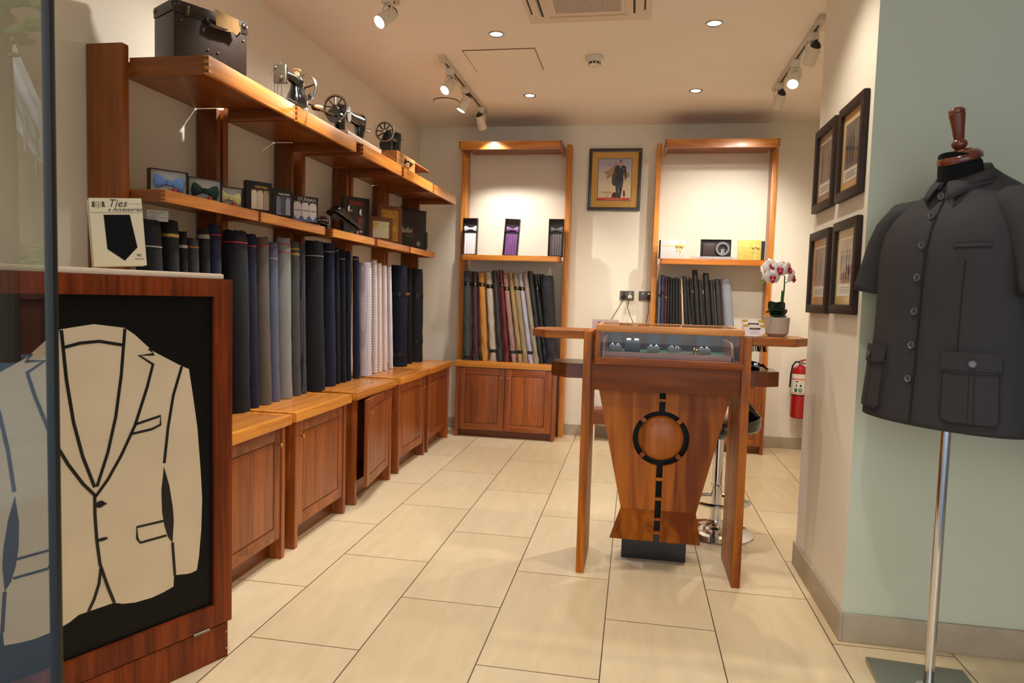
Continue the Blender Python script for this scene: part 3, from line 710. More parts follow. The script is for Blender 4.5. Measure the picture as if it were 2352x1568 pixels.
# ------------------------------------------------------------------ sewing machines
jap = mat('japan_black', (15, 15, 16), .16, 0, .6, coat=.6); jap2 = mat('worn_black', (28, 26, 24), .35)
bone = mat('bone_white', (232, 206, 160), .4)
def machine_small():
    r = root('sewing_machine', 'small hand-crank sewing machine with a grey faceplate and a wooden spool, on the top shelf', 'sewing machine', (-1.535, 2.90, 2.0185))
    b = B(); b.box(-.03, .028, -.06, .105, 0, .010, .002); b.box(-.03, .028, -.06, .105, .010, .018, .003, m=1); b.build('base_plate', [jap, steel], r)
    b = B(); b.loft([[(cx+a*cos(t), .06+bb*sin(t), z) for t in [2*PI*k/20 for k in range(20)]] for z, a, bb, cx in ((.018, .048, .050, 0), (.04, .047, .048, 0), (.065, .040, .042, 0), (.085, .030, .036, 0), (.105, .028, .034, 0), (.125, .031, .036, 0), (.140, .022, .028, 0), (.146, .008, .012, 0))])
    b.tube([(0, .05, .118), (0, .01, .124), (-.004, -.03, .124), (-.005, -.075, .12)], [.026, .022, .02, .02], 16); b.build('arm', jap, r)
    b = B(); b.box(-.028, .026, -.098, -.086, .072, .148, .002); b.build('faceplate', mat('plate_nickel', (132, 122, 104), .4, .8), r)
    b = B(); b.box(-.026, .024, -.086, -.07, .074, .146, .003); b.build('head_case', jap, r)
    for x in (-.026, -.012, .006):
        b = B(); b.cyl((x, -.092, .0185), (x, -.092, .074), .0028, .0028, 8); b.build('presser_bar', steel, r)
    b = B(); b.cyl((.002, -.09, .146), (.002, -.09, .162), .003, .003, 8); b.ball((-.018, -.099, .136), .006); b.ball((.012, -.104, .092), .008); b.cyl((.012, -.098, .092), (.012, -.112, .092), .004)
    b.tube([(-.028, -.095, .128), (-.04, -.097, .112), (-.043, -.098, .108)], .0008, 5); b.build('needle_bar', steel, r)
    b = B(); b.lathe([(.0, 0), (.016, 0), (.017, .003), (.012, .006), (.011, .022), (.019, .027), (.019, .031), (0, .031)], (-.001, .055, .143)); b.build('thread_spool', mat('spool_wood', (224, 190, 130), .5), r)
    b = B(); b.torus((.010, .112, .110), .056, .0065, 'y', 36, 8); w = b.build('hand_wheel', steel, r)
    b = B(); [b.tube([(.010, .112, .110), (.010+.054*cos(a), .112, .110+.054*sin(a))], .0035, 6) for a in (.3, 2.4, 4.5)]; b.build('spokes', jap, w)
    b = B(); b.ball((.034, .118, .075), .012, 1, .7, 1); b.build('knob', jap, r)
    b = B(); b.tube([(.02, .10, .04), (.05, .115, .032), (.058, .118, .03)], .0035, 8); b.tube([(.056, .117, .031), (.068, .121, .029), (.086, .128, .026), (.092, .13, .025)], [.004, .009, .008, .003], 12, m=1); b.build('crank', [jap, bone], r)
machine_small()
def wheel(b, c, R, n=8, sp=.003):
    b.torus(c, R, R*.075, 'y', 40, 8, m=1); b.torus(c, R*.9, R*.05, 'y', 40, 6)
    for k in range(n):
        a = 2*PI*k/n+.2; b.tube([c, (c[0]+R*.9*cos(a), c[1], c[2]+R*.9*sin(a))], sp, 6)
    b.cyl((c[0], c[1]-.012, c[2]), (c[0], c[1]+.012, c[2]), R*.22, R*.22, 20)
def machine_crank():
    r = root('sewing_machine', 'black hand-crank sewing machine with a big spoked wheel on a pale wooden base', 'sewing machine', (-1.605, 3.70, 2.0185))
    pk = wood('wood_pale', (206, 164, 130), (226, 190, 160), 'y', .5, 30, 0)
    b = B(); b.box(-.09, .09, -.225, .262, 0, .028, .002); b.box(-.08, .08, -.215, .25, .028, .036, .002); b.build('base', pk, r)
    b = B()
    rings = [[(a*cos(t), cy+bb*sin(t), z) for t in [2*PI*k/20 for k in range(20)]] for z, a, bb, cy in ((.036, .04, .05, -.12), (.06, .034, .04, -.12), (.10, .03, .036, -.12), (.14, .03, .04, -.115), (.175, .03, .045, -.11), (.192, .018, .03, -.11))]
    b.loft(rings)
    b.tube([(0, -.12, .155), (0, -.06, .16), (0, 0, .158), (0, .07, .162), (0, .13, .165)], [.036, .034, .032, .036, .038], 18)
    b.loft([[(a*cos(t), .145+bb*sin(t), z) for t in [2*PI*k/20 for k in range(20)]] for z, a, bb in ((.07, .02, .022), (.085, .026, .028), (.13, .033, .034), (.17, .038, .038), (.195, .036, .036), (.206, .02, .02))])
    b.box(-.05, .05, -.18, .22, .0362, .044, .004); b.build('arm', jap, r)
    b = B(); wheel(b, (0, -.185, .158), .066, 9); w = b.build('hand_wheel', [jap, steel], r)
    b = B(); b.cyl((0, -.20, .115), (0, -.175, .115), .040, .040, 26); b.build('gear_case', jap, r)
    b = B(); b.tube([(.01, -.212, .112), (-.03, -.225, .124), (-.062, -.235, .134)], .0055, 8); b.tube([(-.06, -.234, .133), (-.075, -.236, .138), (-.098, -.24, .146), (-.108, -.241, .149)], [.006, .009, .013, .006], 12, m=1); b.build('crank', [steel, mat('crank_wood', (66, 36, 22), .3)], r)
    b = B(); b.cyl((0, .145, .036), (0, .145, .075), .004); b.cyl((.012, .16, .206), (.012, .16, .222), .004); b.cyl((-.01, .14, .204), (-.01, .14, .216), .006); b.cyl((.034, .16, .12), (.058, .168, .12), .011); b.tube([(.03, .165, .145), (.06, .175, .155), (.078, .18, .168)], .0025, 6); b.box(-.012, .012, .13, .165, .044, .054, .002); b.cyl((.02, -.1, .19), (.02, -.1, .225), .0045); b.build('needle_bar', chrome, r)
    b = B(); b.lathe([(.0, 0), (.026, .001), (.026, .003), (0, .0035)], M=Matrix.Translation((.031, -.08, .15)) @ Matrix.Rotation(PI/2, 4, 'Y') @ Matrix.Scale(1.6, 4, (1, 0, 0))); b.build('badge', mat('badge_nickel', (136, 128, 114), .7, 0), r)
machine_crank()
def machine_boxed():
    r = root('sewing_machine', 'black sewing machine with a spoked wheel standing on a wooden box with a handle', 'sewing machine', (-1.64, 4.51, 2.0185))
    bw = wood('wood_old_box', (150, 92, 44), (222, 168, 100), 'y', .5, 22, .1)
    b = B(); b.box(-.10, .09, -.18, .19, 0, .108, .003); bx = b.build('wooden_box', bw, r)
    b = B(); b.box(.09, .098, -.03, -.016, .05, .08, .002); b.box(.09, .098, .08, .094, .05, .08, .002); b.tube([(.094, -.023, .065), (.112, -.015, .065), (.112, .08, .065), (.094, .087, .065)], .006, 8); b.build('handle', mat('handle_dark', (50, 34, 26), .5), bx)
    b = B(); b.box(-.10, .09, .191, .55, .092, .104, .002); b.build('hinged_leaf', wood('wood_leaf', (110, 64, 28), (146, 88, 44), 'y', .5), bx)
    b = B()
    b.loft([[(a*cos(t), cy+bb*sin(t), z) for t in [2*PI*k/20 for k in range(20)]] for z, a, bb, cy in ((.1085, .04, .045, -.11), (.14, .034, .036, -.11), (.19, .03, .034, -.11), (.225, .03, .036, -.105), (.245, .018, .024, -.105))])
    b.tube([(0, -.11, .215), (0, -.04, .212), (0, .04, .215)], [.026, .022, .026], 16)
    b.loft([[(a*cos(t), .05+bb*sin(t), z) for t in [2*PI*k/20 for k in range(20)]] for z, a, bb in ((.112, .03, .03), (.2, .033, .034), (.262, .034, .034), (.268, .024, .024))])
    b.cyl((0, -.152, .15), (0, -.135, .15), .042, .042, 26); b.box(-.05, .05, -.15, .1, .1082, .114, .002); b.build('arm', jap2, r)
    b = B(); wheel(b, (-.002, -.165, .228), .062, 9, .004); b.build('hand_wheel', [jap2, steel], r)
    b = B(); b.cyl((0, .05, .268), (0, .05, .284), .003); b.cyl((.03, .07, .225), (.05, .08, .225), .006); b.ball((-.002, -.18, .228), .012, 1, .5, 1); b.build('thread_pin', steel, r)
machine_boxed()

# ================================================================== THINGS ON THE LOWER LEFT SHELF
ZS = 1.5552
cardk = mat('card_black', (20, 20, 22), .35); gold = mat('foil_gold', (206, 168, 70), .3, .7); silv = mat('foil_silver', (206, 206, 212), .25, .8)
def bow(b, cx, cz, w, h, y, M=None, dep=.016):
    for s in (-1, 1):
        rings = []
        for f, hh, tt in ((.06, .22, .55), (.2, .34, .8), (.45, .62, 1), (.75, .9, .9), (.95, 1.0, .6), (1.0, .98, .3)):
            x = cx+s*f*w/2; ring = []
            for k in range(18):
                a = 2*PI*k/18; pl = 1+.10*sin(a*5+f*2)*(1-f*.4)
                ring.append((x+s*.004*cos(a*2)*f, y-dep*.5+dep*.5*tt*pl*cos(a), cz+h/2*hh*sin(a)*(1+.04*s)))
            rings.append(ring[::s])
        b.loft(rings, M=M)
    b.box(cx-w*.085, cx+w*.085, y-dep*1.05, y, cz-h*.19, cz+h*.19, .004, M=M)
INL = [.8]
def window_box(r, w, h, d, mk, inner, rim=.006, bw=None):
    """shallow box: back and rim in card, pale inside, clear film in front"""
    b = B(); b.box(0, w, d-.002, d, 0, h); b.box(0, rim*.4, 0, d, 0, h); b.box(w-rim*.4, w, 0, d, 0, h); b.box(0, w, 0, d, 0, rim*.4); b.box(0, w, 0, d, h-rim*.4, h)
    b.box(0, rim, -.0008, .0005, 0, h); b.box(w-rim, w, -.0008, .0005, 0, h); b.box(0, w, -.0008, .0005, 0, rim); b.box(0, w, -.0008, .0005, h-rim, h)
    o = b.build('box', mk, r)
    b = B(); b.box(rim*.4, w-rim*.4, INL[0]*d, d-.0021, rim*.4, h-rim*.4); b.build('inlay', inner, r)
    b = B(); b.box(rim, w-rim, .0002, .0006, rim, h-rim); b.build('film_window', film, r)
    return o
RZ = rad(90-34)
reddot = mat('red_dot', (196, 50, 52), .5); greyp = mat('grey_print', (140, 134, 128), .6)
inl = mat('inlay_pale', (224, 216, 208), .6)
for (L, w, h, col, lab) in (((-1.766, 2.294), .136, .085, (112, 146, 204), 'blue bow tie in a clear-fronted box, first box on the lower left shelf'),
                            ((-1.766, 2.515), .136, .092, (24, 54, 48), 'dark green bow tie in a clear-fronted box'),
                            ((-1.762, 2.700), .118, .086, (206, 196, 128), 'pale yellow bow tie in a clear-fronted box')):
    r = root('bow_tie_box', lab, 'bow tie box', (*L, ZS), RZ, 'boxed bow ties on the lower left shelf')
    INL[0] = .62
    window_box(r, w, h, .03, cardk, inl, .0035); INL[0] = .8
    b = B(); bow(b, w*.5, h*.52, w*.74, h*.62, .018, Matrix.Rotation(rad(4), 4, 'Y')); bt = b.build('bow_tie', cloth('bow_%d' % col[0], col, .7), r)
    b = B(); b.cyl((w*.66, .0184, h*.17), (w*.66, .0005, h*.17), .007, .007, 16); b.build('logo_dot', reddot, r)
    text('ALAN', .0105, greyp, r, (w*.5, .0182, h*.13), name='print'); text('DELON', .0105, greyp, r, (w*.83, .0182, h*.13), name='print')
def hank_box(L, w, h, title, tcol, frame, cols, lab, dur=False, rz=RZ):
    r = root('handkerchief_box', lab, 'handkerchief box', (*L, ZS), rz, 'boxed handkerchiefs on the lower left shelf')
    d = .028; x0, x1, z0, z1 = (w*.2, w*.88, h*.14, h*.74) if not dur else (w*.05, w*.95, h*.12, h*.78)
    b = B(); b.box(0, w, .003, d, 0, h, .0015); b.box(0, x0, 0, .003, 0, h); b.box(x1, w, 0, .003, 0, h); b.box(x0, x1, 0, .003, 0, z0); b.box(x0, x1, 0, .003, z1, h)
    b.build('box', cardk, r)
    text(title, h*(.135 if not dur else .17), tcol, r, (w*.56 if not dur else w*.56, -.0006, h*.80 if not dur else h*.825), bold=.0004)
    b = B(); b.ribbon([(x0, z0), (x1, z0), (x1, z1), (x0, z1), (x0, z0)], .0016, -.0002, .0006); b.build('foil_frame', frame, r)
    n = 3; cw = (x1-x0)/n
    for k in range(n):
        b = B(); c = x0+cw*(k+.5); hh = z1-z0
        if dur: pts = [(c-cw*.48, z0+hh*.28), (c, z0+hh*.06), (c+cw*.48, z0+hh*.28), (c+cw*.48, z1-hh*.16), (c+cw*.34, z1-hh*.02), (c, z1), (c-cw*.34, z1-hh*.02), (c-cw*.48, z1-hh*.16)]
        else: pts = [(c-cw*.48, z0), (c+cw*.48, z0), (c+cw*.48, z1-hh*.14), (c+cw*.3, z1-.002), (c-cw*.3, z1-.002), (c-cw*.48, z1-hh*.14)]
        b.prism(pts, .0008, .0029, bev=.0006); b.build('handkerchief', cols[k], r)
    if dur:
        b = B(); b.prism([(x0, z0), (x1, z0), (x1, z0+.02), (x0, z0+.02)], .0022, .00295); b.build('blue_insert', mat('insert_blue', (90, 110, 160), .6), r)
        for k in range(3): text("D'URBAN", .011, mat('print_dark', (60, 52, 56), .6), r, (x0+cw*(k+.5), .0006, z0+(z1-z0)*.52), name='print', sx=.8)
        b = B(); b.cyl((w*.455, -.0003, h*.965), (w*.455, -.001, h*.965), .003, .003, 10); b.build('logo_dot', reddot, r)
    b = B(); b.box(x0, x1, .0001, .0004, z0, z1); b.build('film_window', film, r)
bei = cloth('hank_beige', (206, 180, 158), .8); tau = cloth('hank_taupe', (160, 136, 122), .8); crm = cloth('hank_cream', (220, 204, 178), .8)
hank_box((-1.762, 2.925), .125, .146, 'renoma', gold, gold, [crm, bei, tau], 'black handkerchief box with gold lettering and beige cloths')
nv = cloth('hank_navy', (48, 56, 84), .8, stripe=('check', (120, 126, 150), 60)); ol = cloth('hank_olive_plaid', (150, 152, 128), .8, stripe=('check', (84, 88, 84), 55)); pu = cloth('hank_blue_plaid', (66, 62, 92), .8, stripe=('check', (150, 150, 176), 70))
hank_box((-1.748, 3.135), .104, .142, 'renoma', silv, silv, [nv, ol, pu], 'black handkerchief box with silver lettering and plaid cloths')
whc = cloth('hank_white', (226, 212, 206), .8)
hank_box((-1.771, 3.375), .148, .146, "D'URBAN", silv, silv, [whc, whc, whc], 'wide handkerchief box with three white cloths, beside the black shoes', True)
# black shoes
shoe_l = mat('shoe_leather', (16, 16, 20), .22, 0, .6, coat=.5)
def shoe(T, lab):
    r = root('shoe', lab, 'shoe', (0, 0, 0), 0, 'pair of black shoes on the lower left shelf')
    prof = [(0, .024, .030, .034), (.02, .030, .034, .052), (.06, .030, .032, .060), (.10, .032, .032, .056), (.14, .038, .034, .048), (.18, .042, .034, .040), (.22, .040, .030, .034), (.25, .030, .022, .026), (.262, .012, .012, .016)]
    rings = []
    for x, hw, _, hh in prof:
        ring = []
        for k in range(20):
            a = 2*PI*k/20; y = hw*cos(a)*(1-.12*max(0, sin(a))); z = .010+hh*(sin(a)+1)/2*1.0
            ring.append((x, y, z))
        rings.append(ring)
    b = B(); b.loft(rings, M=T); b.build('upper', shoe_l, r, 60)
    out = [(-.004, -.026), (.05, -.030), (.12, -.034), (.18, -.044), (.235, -.036), (.268, -.014), (.268, .014), (.235, .036), (.18, .044), (.12, .034), (.05, .030), (-.004, .026)]
    b = B(); b.prism(out, .004, .011, 'xy', M=T); b.build('sole', blk_pl, r)
    b = B(); b.prism([(-.006, -.028), (.06, -.03), (.06, .03), (-.006, .028)], -.018, .004, 'xy', M=T); b.build('heel', blk_pl, r)
    b = B(); b.tube([(.128, -.036, .02), (.124, -.028, .05), (.122, 0, .062), (.124, .028, .05), (.128, .036, .02)], .0035, 8, M=T); b.build('strap', shoe_l, r)
    return r
D = Vector((.40, .917, 0)).normalized()
def frame(O, X, U):
    X = Vector(X).normalized(); U = Vector(U); Y = U.cross(X).normalized(); Z = X.cross(Y)
    return Matrix(((X.x, Y.x, Z.x, O[0]), (X.y, Y.y, Z.y, O[1]), (X.z, Y.z, Z.z, O[2]), (0, 0, 0, 1)))
shoe(frame((-1.735, 3.70, ZS+.019), (.10, -1, -.02), (0, 0, 1)) @ Matrix.Scale(.72, 4), 'black leather shoe lying on the shelf under the other shoe')
shoe(frame((-1.755, 3.80, ZS+.105), (.28, 1, -.36), (.5, .1, .9)) @ Matrix.Scale(.98, 4), 'black leather shoe propped across its partner, toe towards the suspenders box')
# move shoe roots to their shoes so that they stand where they are
# suspenders box
def suspenders():
    w, h, d = .188, .243, .035
    r = root('suspenders_box', 'tall black box with red suspenders and a red bow tie behind clear film', 'suspenders box', (-1.795, 4.068, ZS), RZ)
    dk = mat('inlay_dark', (44, 40, 42), .5)
    window_box(r, w, h, d, cardk, dk, .005)
    redc = cloth('suspender_red', (124, 42, 40), .8)
    b = B(); bow(b, w*.52, h*.86, w*.5, h*.17, d-.008); b.build('bow_tie', cloth('bow_red', (140, 30, 44), .7), r)
    for x, z0, z1, zc in ((.26, .36, .62, .80), (.72, .015, .56, .74)):
        b = B(); b.box(w*x-.016, w*x+.016, d-.013, d-.008, h*z0, h*z1, .001); s = b.build('strap', redc, r)
        b = B(); b.tube([(w*x, d-.012, h*z1), (w*x, d-.013, h*(zc-.1)), (w*x, d-.014, h*(zc-.06)), (w*x, d-.014, h*(zc-.02)), (w*x, d-.013, h*zc)], [.013, .010, .011, .009, .004], 12); b.build('clip', chrome, r)
    b = B(); b.torus((w*.5, d-.012, h*.22), .022, .003, 'y', 24, 6, 0, PI); b.build('loop', shoe_l, r)
    for x in (.39, .61):
        b = B(); b.tube([(w*x, d-.012, h*.02), (w*x, d-.014, h*.08), (w*x, d-.013, h*.13)], [.008, .009, .004], 10); b.build('clip', chrome, r)
    b = B(); b.box(w*.72-.018, w*.72+.018, d-.0145, d-.0125, h*.125, h*.16); b.build('white_label', mat('card_white', (200, 196, 186), .6), r)
    b = B(); b.ball((w*.37, d-.012, h*.66), .009); b.build('snap', chrome, r)
suspenders()
def gift(L, w, h, d, lab, small):
    r = root('gift_box', lab, 'gift box', (*L, ZS), RZ, 'brown gift boxes on the lower left shelf')
    br = mat('gift_brown', (112, 58, 26), .5)
    b = B(); b.box(0, w, .004, d, 0, h, .0015)
    f = .028 if small else .03
    b.box(0, w, 0, .004, 0, f); b.box(0, w, 0, .004, h-f, h); b.box(0, f, 0, .004, f, h-f); b.box(w-f, w, 0, .004, f, h-f)
    b.build('box', br, r)
    b = B(); b.box(f, w-f, .0022, .0042, f, h-f); b.build('front_panel', mat('gift_cream', (206, 196, 152), .5) if small else mat('gift_gold', (176, 128, 54), .35, .35), r)
    yl = mat('print_yellow', (220, 190, 60), .5)
    if small:
        b = B(); b.box(f+.01, f+.03, .0012, .0023, h*.55, h*.75, .002); b.build('emblem', yl, r); text('editor', .016, mat('print_pale', (190, 176, 130), .5), r, (w*.66, .0018, h*.6), name='print')
    else:
        text('editor', .042, yl, r, (w*.5, .0018, h*.70), sx=.85)
        b = B(); b.prism([(w*.5-.006, h*.79), (w*.5+.006, h*.79), (w*.5+.008, h*.845), (w*.5+.003, h*.815), (w*.5, h*.855), (w*.5-.003, h*.815), (w*.5-.008, h*.845)], .0012, .0022)
        for k in range(4): b.box(w*.52+k*.008, w*.52+k*.008+.004, .0012, .0022, h*.655, h*.668)
        for k in range(7):
            a = 2*PI*k/7; b.ball((w*.68+.014*cos(a), .0018, h*.43+.018*sin(a)), .006, 1, .15, 1, 8)
        b.ball((w*.68, .0018, h*.43), .007, 1, .15, 1, 8); b.box(w*.6, w*.76, .0012, .0022, h*.34, h*.35)
        b.build('emblem', yl, r)
gift((-1.797, 4.497), .192, .17, .035, 'small brown gift box with a cream front, in front of the tall brown one', True)
gift((-1.845, 4.775), .215, .285, .034, 'tall brown gift box with a gold front and yellow lettering', False)
# black garment bags on hangers / sample folders at the end of the shelf
for k in range(4):
    r = root('fabric_folder', ['black fabric sample folder with white script and a red rule, front of the row', 'second black fabric sample folder from the front of the row',
        'third black fabric sample folder from the front of the row', 'rearmost black fabric sample folder in the row near the back corner'][k], 'folder', (-1.877+.003*k, 5.187+.024*k, ZS), RZ, 'black sample folders at the end of the lower left shelf')
    w, h = .305-.006*k, .312+.004*k
    b = B(); b.box(0, w, 0, .009, 0, h, .004); b.build('cover', mat('folder_black', (22, 21, 23), .45), r)
    b = B(); b.tube([(w*.2, .0045, h), (w*.25, .0045, h+.022), (w*.42, .0045, h+.024), (w*.46, .0045, h)], .003, 6); b.build('handle', blk_pl, r)
    b = B(); b.tube([(w, .005, h*.5), (w+.016, .005, h*.45), (w+.018, .005, h*.1), (w+.004, .005, h*.03)], .003, 6); b.build('strap', blk_pl, r)
    if k == 0:
        text('Bellini', .062, silv, r, (.128, -.0006, h*.42), shear=.3, sx=.75)
        b = B(); b.box(.08, .225, -.0006, 0, h*.385, h*.39); b.build('red_rule', R_, r)
        text('Quality Fabrics', .012, greyp, r, (.16, -.0006, h*.335), name='print')
        b = B(); b.torus((w*.82, -.0003, h*.17), .017, .0012, 'y', 28, 4, sq=.3); b.torus((w*.82, -.0003, h*.17), .012, .0008, 'y', 28, 4, sq=.3); b.ball((w*.82, -.0003, h*.17), .006, 1.2, .08, .8, 10); b.build('round_mark', silv, r)
for q in [o for o in bpy.data.objects if o.name.startswith('shoe') and o.parent is None]:
    ch = [c for c in bpy.data.objects if c.parent == q]; cen = Vector((-1.73, 3.60, ZS)) if q.name == 'shoe' else Vector((-1.70, 3.90, ZS))
    q.location = cen
    for c in ch: c.data.transform(Matrix.Translation(-cen))

# ================================================================== BACK WALL TOWERS
def tower(x0, x1, lab, fy):
    """tall shelf tower against the back wall"""
    r = root('shelf_tower', lab, 'shelf tower', ((x0+x1)/2, 5.95, 0), 0, 'tall shelf towers on the back wall')
    for xa, xb in ((x0-.055, x0-.012), (x1+.012-.004, x1+.052)):
        b = B(); b.box(xa, xb, 5.93, YB-.012, 0, 2.50, .006); b.build('post', hz, r, world=True)
    off = Vector(LOC[r.name])
    def shelf(nm, ya, za, zb, xa, xb):
        b = B(); t = .017; b.box(xa, xb, ya, ya+t, za, zb, .002)
        for x, s in ((xa, 1), (xb, -1)): joints(b, x, ya, za, zb, s, 'y')
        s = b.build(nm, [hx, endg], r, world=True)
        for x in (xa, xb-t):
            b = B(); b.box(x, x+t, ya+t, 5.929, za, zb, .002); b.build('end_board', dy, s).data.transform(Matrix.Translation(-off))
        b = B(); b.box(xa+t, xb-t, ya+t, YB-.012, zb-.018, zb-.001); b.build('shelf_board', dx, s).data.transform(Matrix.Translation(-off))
    shelf('upper_shelf', 5.605, 2.396, 2.462, x0, x1)
    shelf('lower_shelf', 5.752, 1.505, 1.550, x0+.005, x1-.005)
    return r
tower(-1.476, -.630, 'tall honey wood shelf tower on the back wall left of the framed poster', 0)
tower(.178, 1.030, 'tall honey wood shelf tower on the back wall right of the framed poster', 0)
def base2(x0, x1, yf, lab):
    r = root('base_cabinet', lab, 'cabinet', ((x0+x1)/2, 5.85, 0), 0, 'two-door cabinets on the back wall')
    off = Vector(LOC[r.name])
    B().box(x0-.012, x1+.012, yf-.008, 5.925, .600, .648, .002).build('top_board', hx, r, world=True)
    for xa in (x0, x1-.026): B().box(xa, xa+.026, yf, 5.92, 0, .6, .003).build('side_panel', rz_, r, world=True)
    B().box(x0+.026, x1-.026, yf+.06, yf+.072, 0, .062).build('toe_kick', dx, r, world=True)
    B().box(x0+.026, x1-.026, yf+.03, 5.92, .062, .075).build('bottom_board', dx, r, world=True)
    w = (x1-x0-.052-.006)/2
    for k, xa in ((1, x0+.027), (-1, x0+.027+w+.004)):
        d = door_mesh(w, .528, .02, (rz_, rx), rz_, r, 1 if k > 0 else -1, kmat=steel)
        d.location = Vector((xa, yf-.002, .066))-off
base2(-1.486, -.634, 5.716, 'two-door wooden cabinet under the left shelf tower with steel knobs')
base2(.182, 1.046, 5.742, 'two-door wooden cabinet under the right shelf tower, mostly behind the counter')
# lining rolls, left tower
LN = [((52, 66, 62), 'dark green'), ((64, 32, 40), 'plum'), ((190, 128, 50), 'gold'), ((186, 172, 152), 'silver beige'), ((46, 42, 44), 'shiny charcoal'), ((96, 26, 30), 'dark red'), ((160, 122, 116), 'dusty pink'),
      ((166, 138, 88), 'old gold'), ((150, 132, 104), 'taupe'), ((176, 172, 190), 'lavender grey'), ((152, 140, 118), 'sage beige'), ((30, 32, 34), 'black'), ((36, 36, 36), 'black'), ((34, 34, 36), 'black'), ((18, 20, 30), 'wide midnight navy')]
LBp = [(-1.413, -1.438, 1.412, .058), (-1.337, -1.376, 1.408, .058), (-1.252, -1.314, 1.407, .052), (-1.178, -1.252, 1.408, .055), (-1.115, -1.200, 1.423, .047), (-1.056, -1.148, 1.427, .047), (-.997, -1.105, 1.391, .041),
       (-.941, -1.062, 1.409, .041), (-.897, -1.018, 1.398, .044), (-.849, -.976, 1.394, .041), (-.802, -.934, 1.411, .041), (-.764, -.893, 1.424, .044), (-.73, -.851, 1.402, .044), (-.715, -.806, 1.403, .044), (-.668, -.745, 1.391, .10)]
GB = 'lining rolls in the left shelf tower'
EXTRA = {0: 'leftmost of the row', 1: 'second from the left', 2: 'third from the left', 3: 'right of the gold one', 4: 'right of the silver beige one', 5: 'in the middle of the row', 6: 'right of the dark red one', 7: 'right of the dusty pink one',
         8: 'left of the lavender grey one', 9: 'eighth from the right edge', 10: 'right of the lavender grey one', 11: 'fourth from the right', 12: 'third from the right', 13: 'beside the wide navy one', 14: 'rightmost of the row'}
for i, ((xb, xt, zt, w), (c, nm)) in enumerate(zip(LBp, LN)):
    if i == 9: EX = 'between two beige ones'
    else: EX = EXTRA[i]
    yb = 5.80+(.0 if i % 2 == 0 else .012)
    if i in (11, 12, 13): yb = 5.80+.042*(i-11)
    m = cloth('lining_%d' % i, c, .38 if i not in (0, 14) else .7, sat=1)
    f = .86 if i in (0, 1, 2) else .84
    hi = i in (0, 1, 2, 3, 5, 6, 8, 9)
    fb = (f-.02, f+.022, LBb) if hi or i == 12 else None
    o = bolt('fabric_roll', (xb, yb, .6485), (xt, yb+.05, zt), w, max(.045, w*.8), m, '%s lining fabric roll on the back left cabinet, %s' % (nm, EX), GB, fb, (.10, .135, LBb) if i in (3, 6, 7, 9) else ((.02, .05, LBb) if i in (0, 1) else None), 50+i, 'x', 4.0)
    if fb:
        q = B(); dv = Vector((xt-xb, .05, zt-.6485))*f; rr = max(.045, w*.8)/2
        q.ball((dv.x+w*.12, dv.y-rr*1.03, dv.z+.001), .008, .8, .2, 1.4, 8); q.build('gold_mark', gold, o)
# dark rolls, right tower
RBp = [(.197, .191, 1.386, .013, 'thin grey', (120, 120, 128)), (.228, .213, 1.416, .034, 'royal blue', (30, 38, 84)), (.256, .243, 1.406, .018, 'dark red', (88, 26, 28)), (.278, .262, 1.403, .021, 'black', (20, 20, 22)), (.301, .281, 1.399, .019, 'black', (24, 24, 26)),
       (.326, .303, 1.393, .022, 'black', (20, 20, 23)), (.355, .324, 1.40, .024, 'black', (22, 22, 24)), (.384, .345, 1.39, .022, 'black', (26, 26, 28)), (.418, .364, 1.394, .015, 'narrow cream', (214, 188, 150)), (.449, .386, 1.411, .034, 'black', (18, 18, 20)),
       (.481, .410, 1.384, .022, 'black', (24, 24, 26)), (.508, .434, 1.399, .024, 'black', (20, 20, 22)), (.547, .468, 1.465, .044, 'tall ragged black', (18, 18, 20)), (.588, .510, 1.386, .032, 'black', (26, 26, 29)), (.632, .556, 1.442, .049, 'peaked black', (18, 18, 20)),
       (.678, .600, 1.385, .034, 'black', (24, 24, 27)), (.725, .648, 1.393, .049, 'brownish black', (40, 35, 36)), (.800, .715, 1.398, .080, 'silver grey', (136, 140, 152))]
GR = 'lining rolls in the right shelf tower'; nb = 0
ordw = ['first', 'second', 'third', 'fourth', 'fifth', 'sixth', 'seventh', 'eighth', 'ninth', 'tenth', 'eleventh']
for i, (xb, xt, zt, w, nm, c) in enumerate(RBp):
    m = cloth('roll_%s_%d' % (nm.replace(' ', '_'), c[0]), c, .42, sat=1)
    if nm == 'black':
        nb += 1; lab = 'black lining fabric roll in the back right tower, %s plain black one from the left' % ordw[nb-1]
    else: lab = '%s lining fabric roll standing in the back right tower' % nm
    bolt('fabric_roll', (xb, 5.85, .6485), (xt, 5.90, zt), w, max(.03, w*.8), m, lab, GR, (.80, .83, LBb) if i in (0, 1) else ((.77, .785, gold) if i == 2 else None), None, 90+i, 'x', .8, peak=.0)
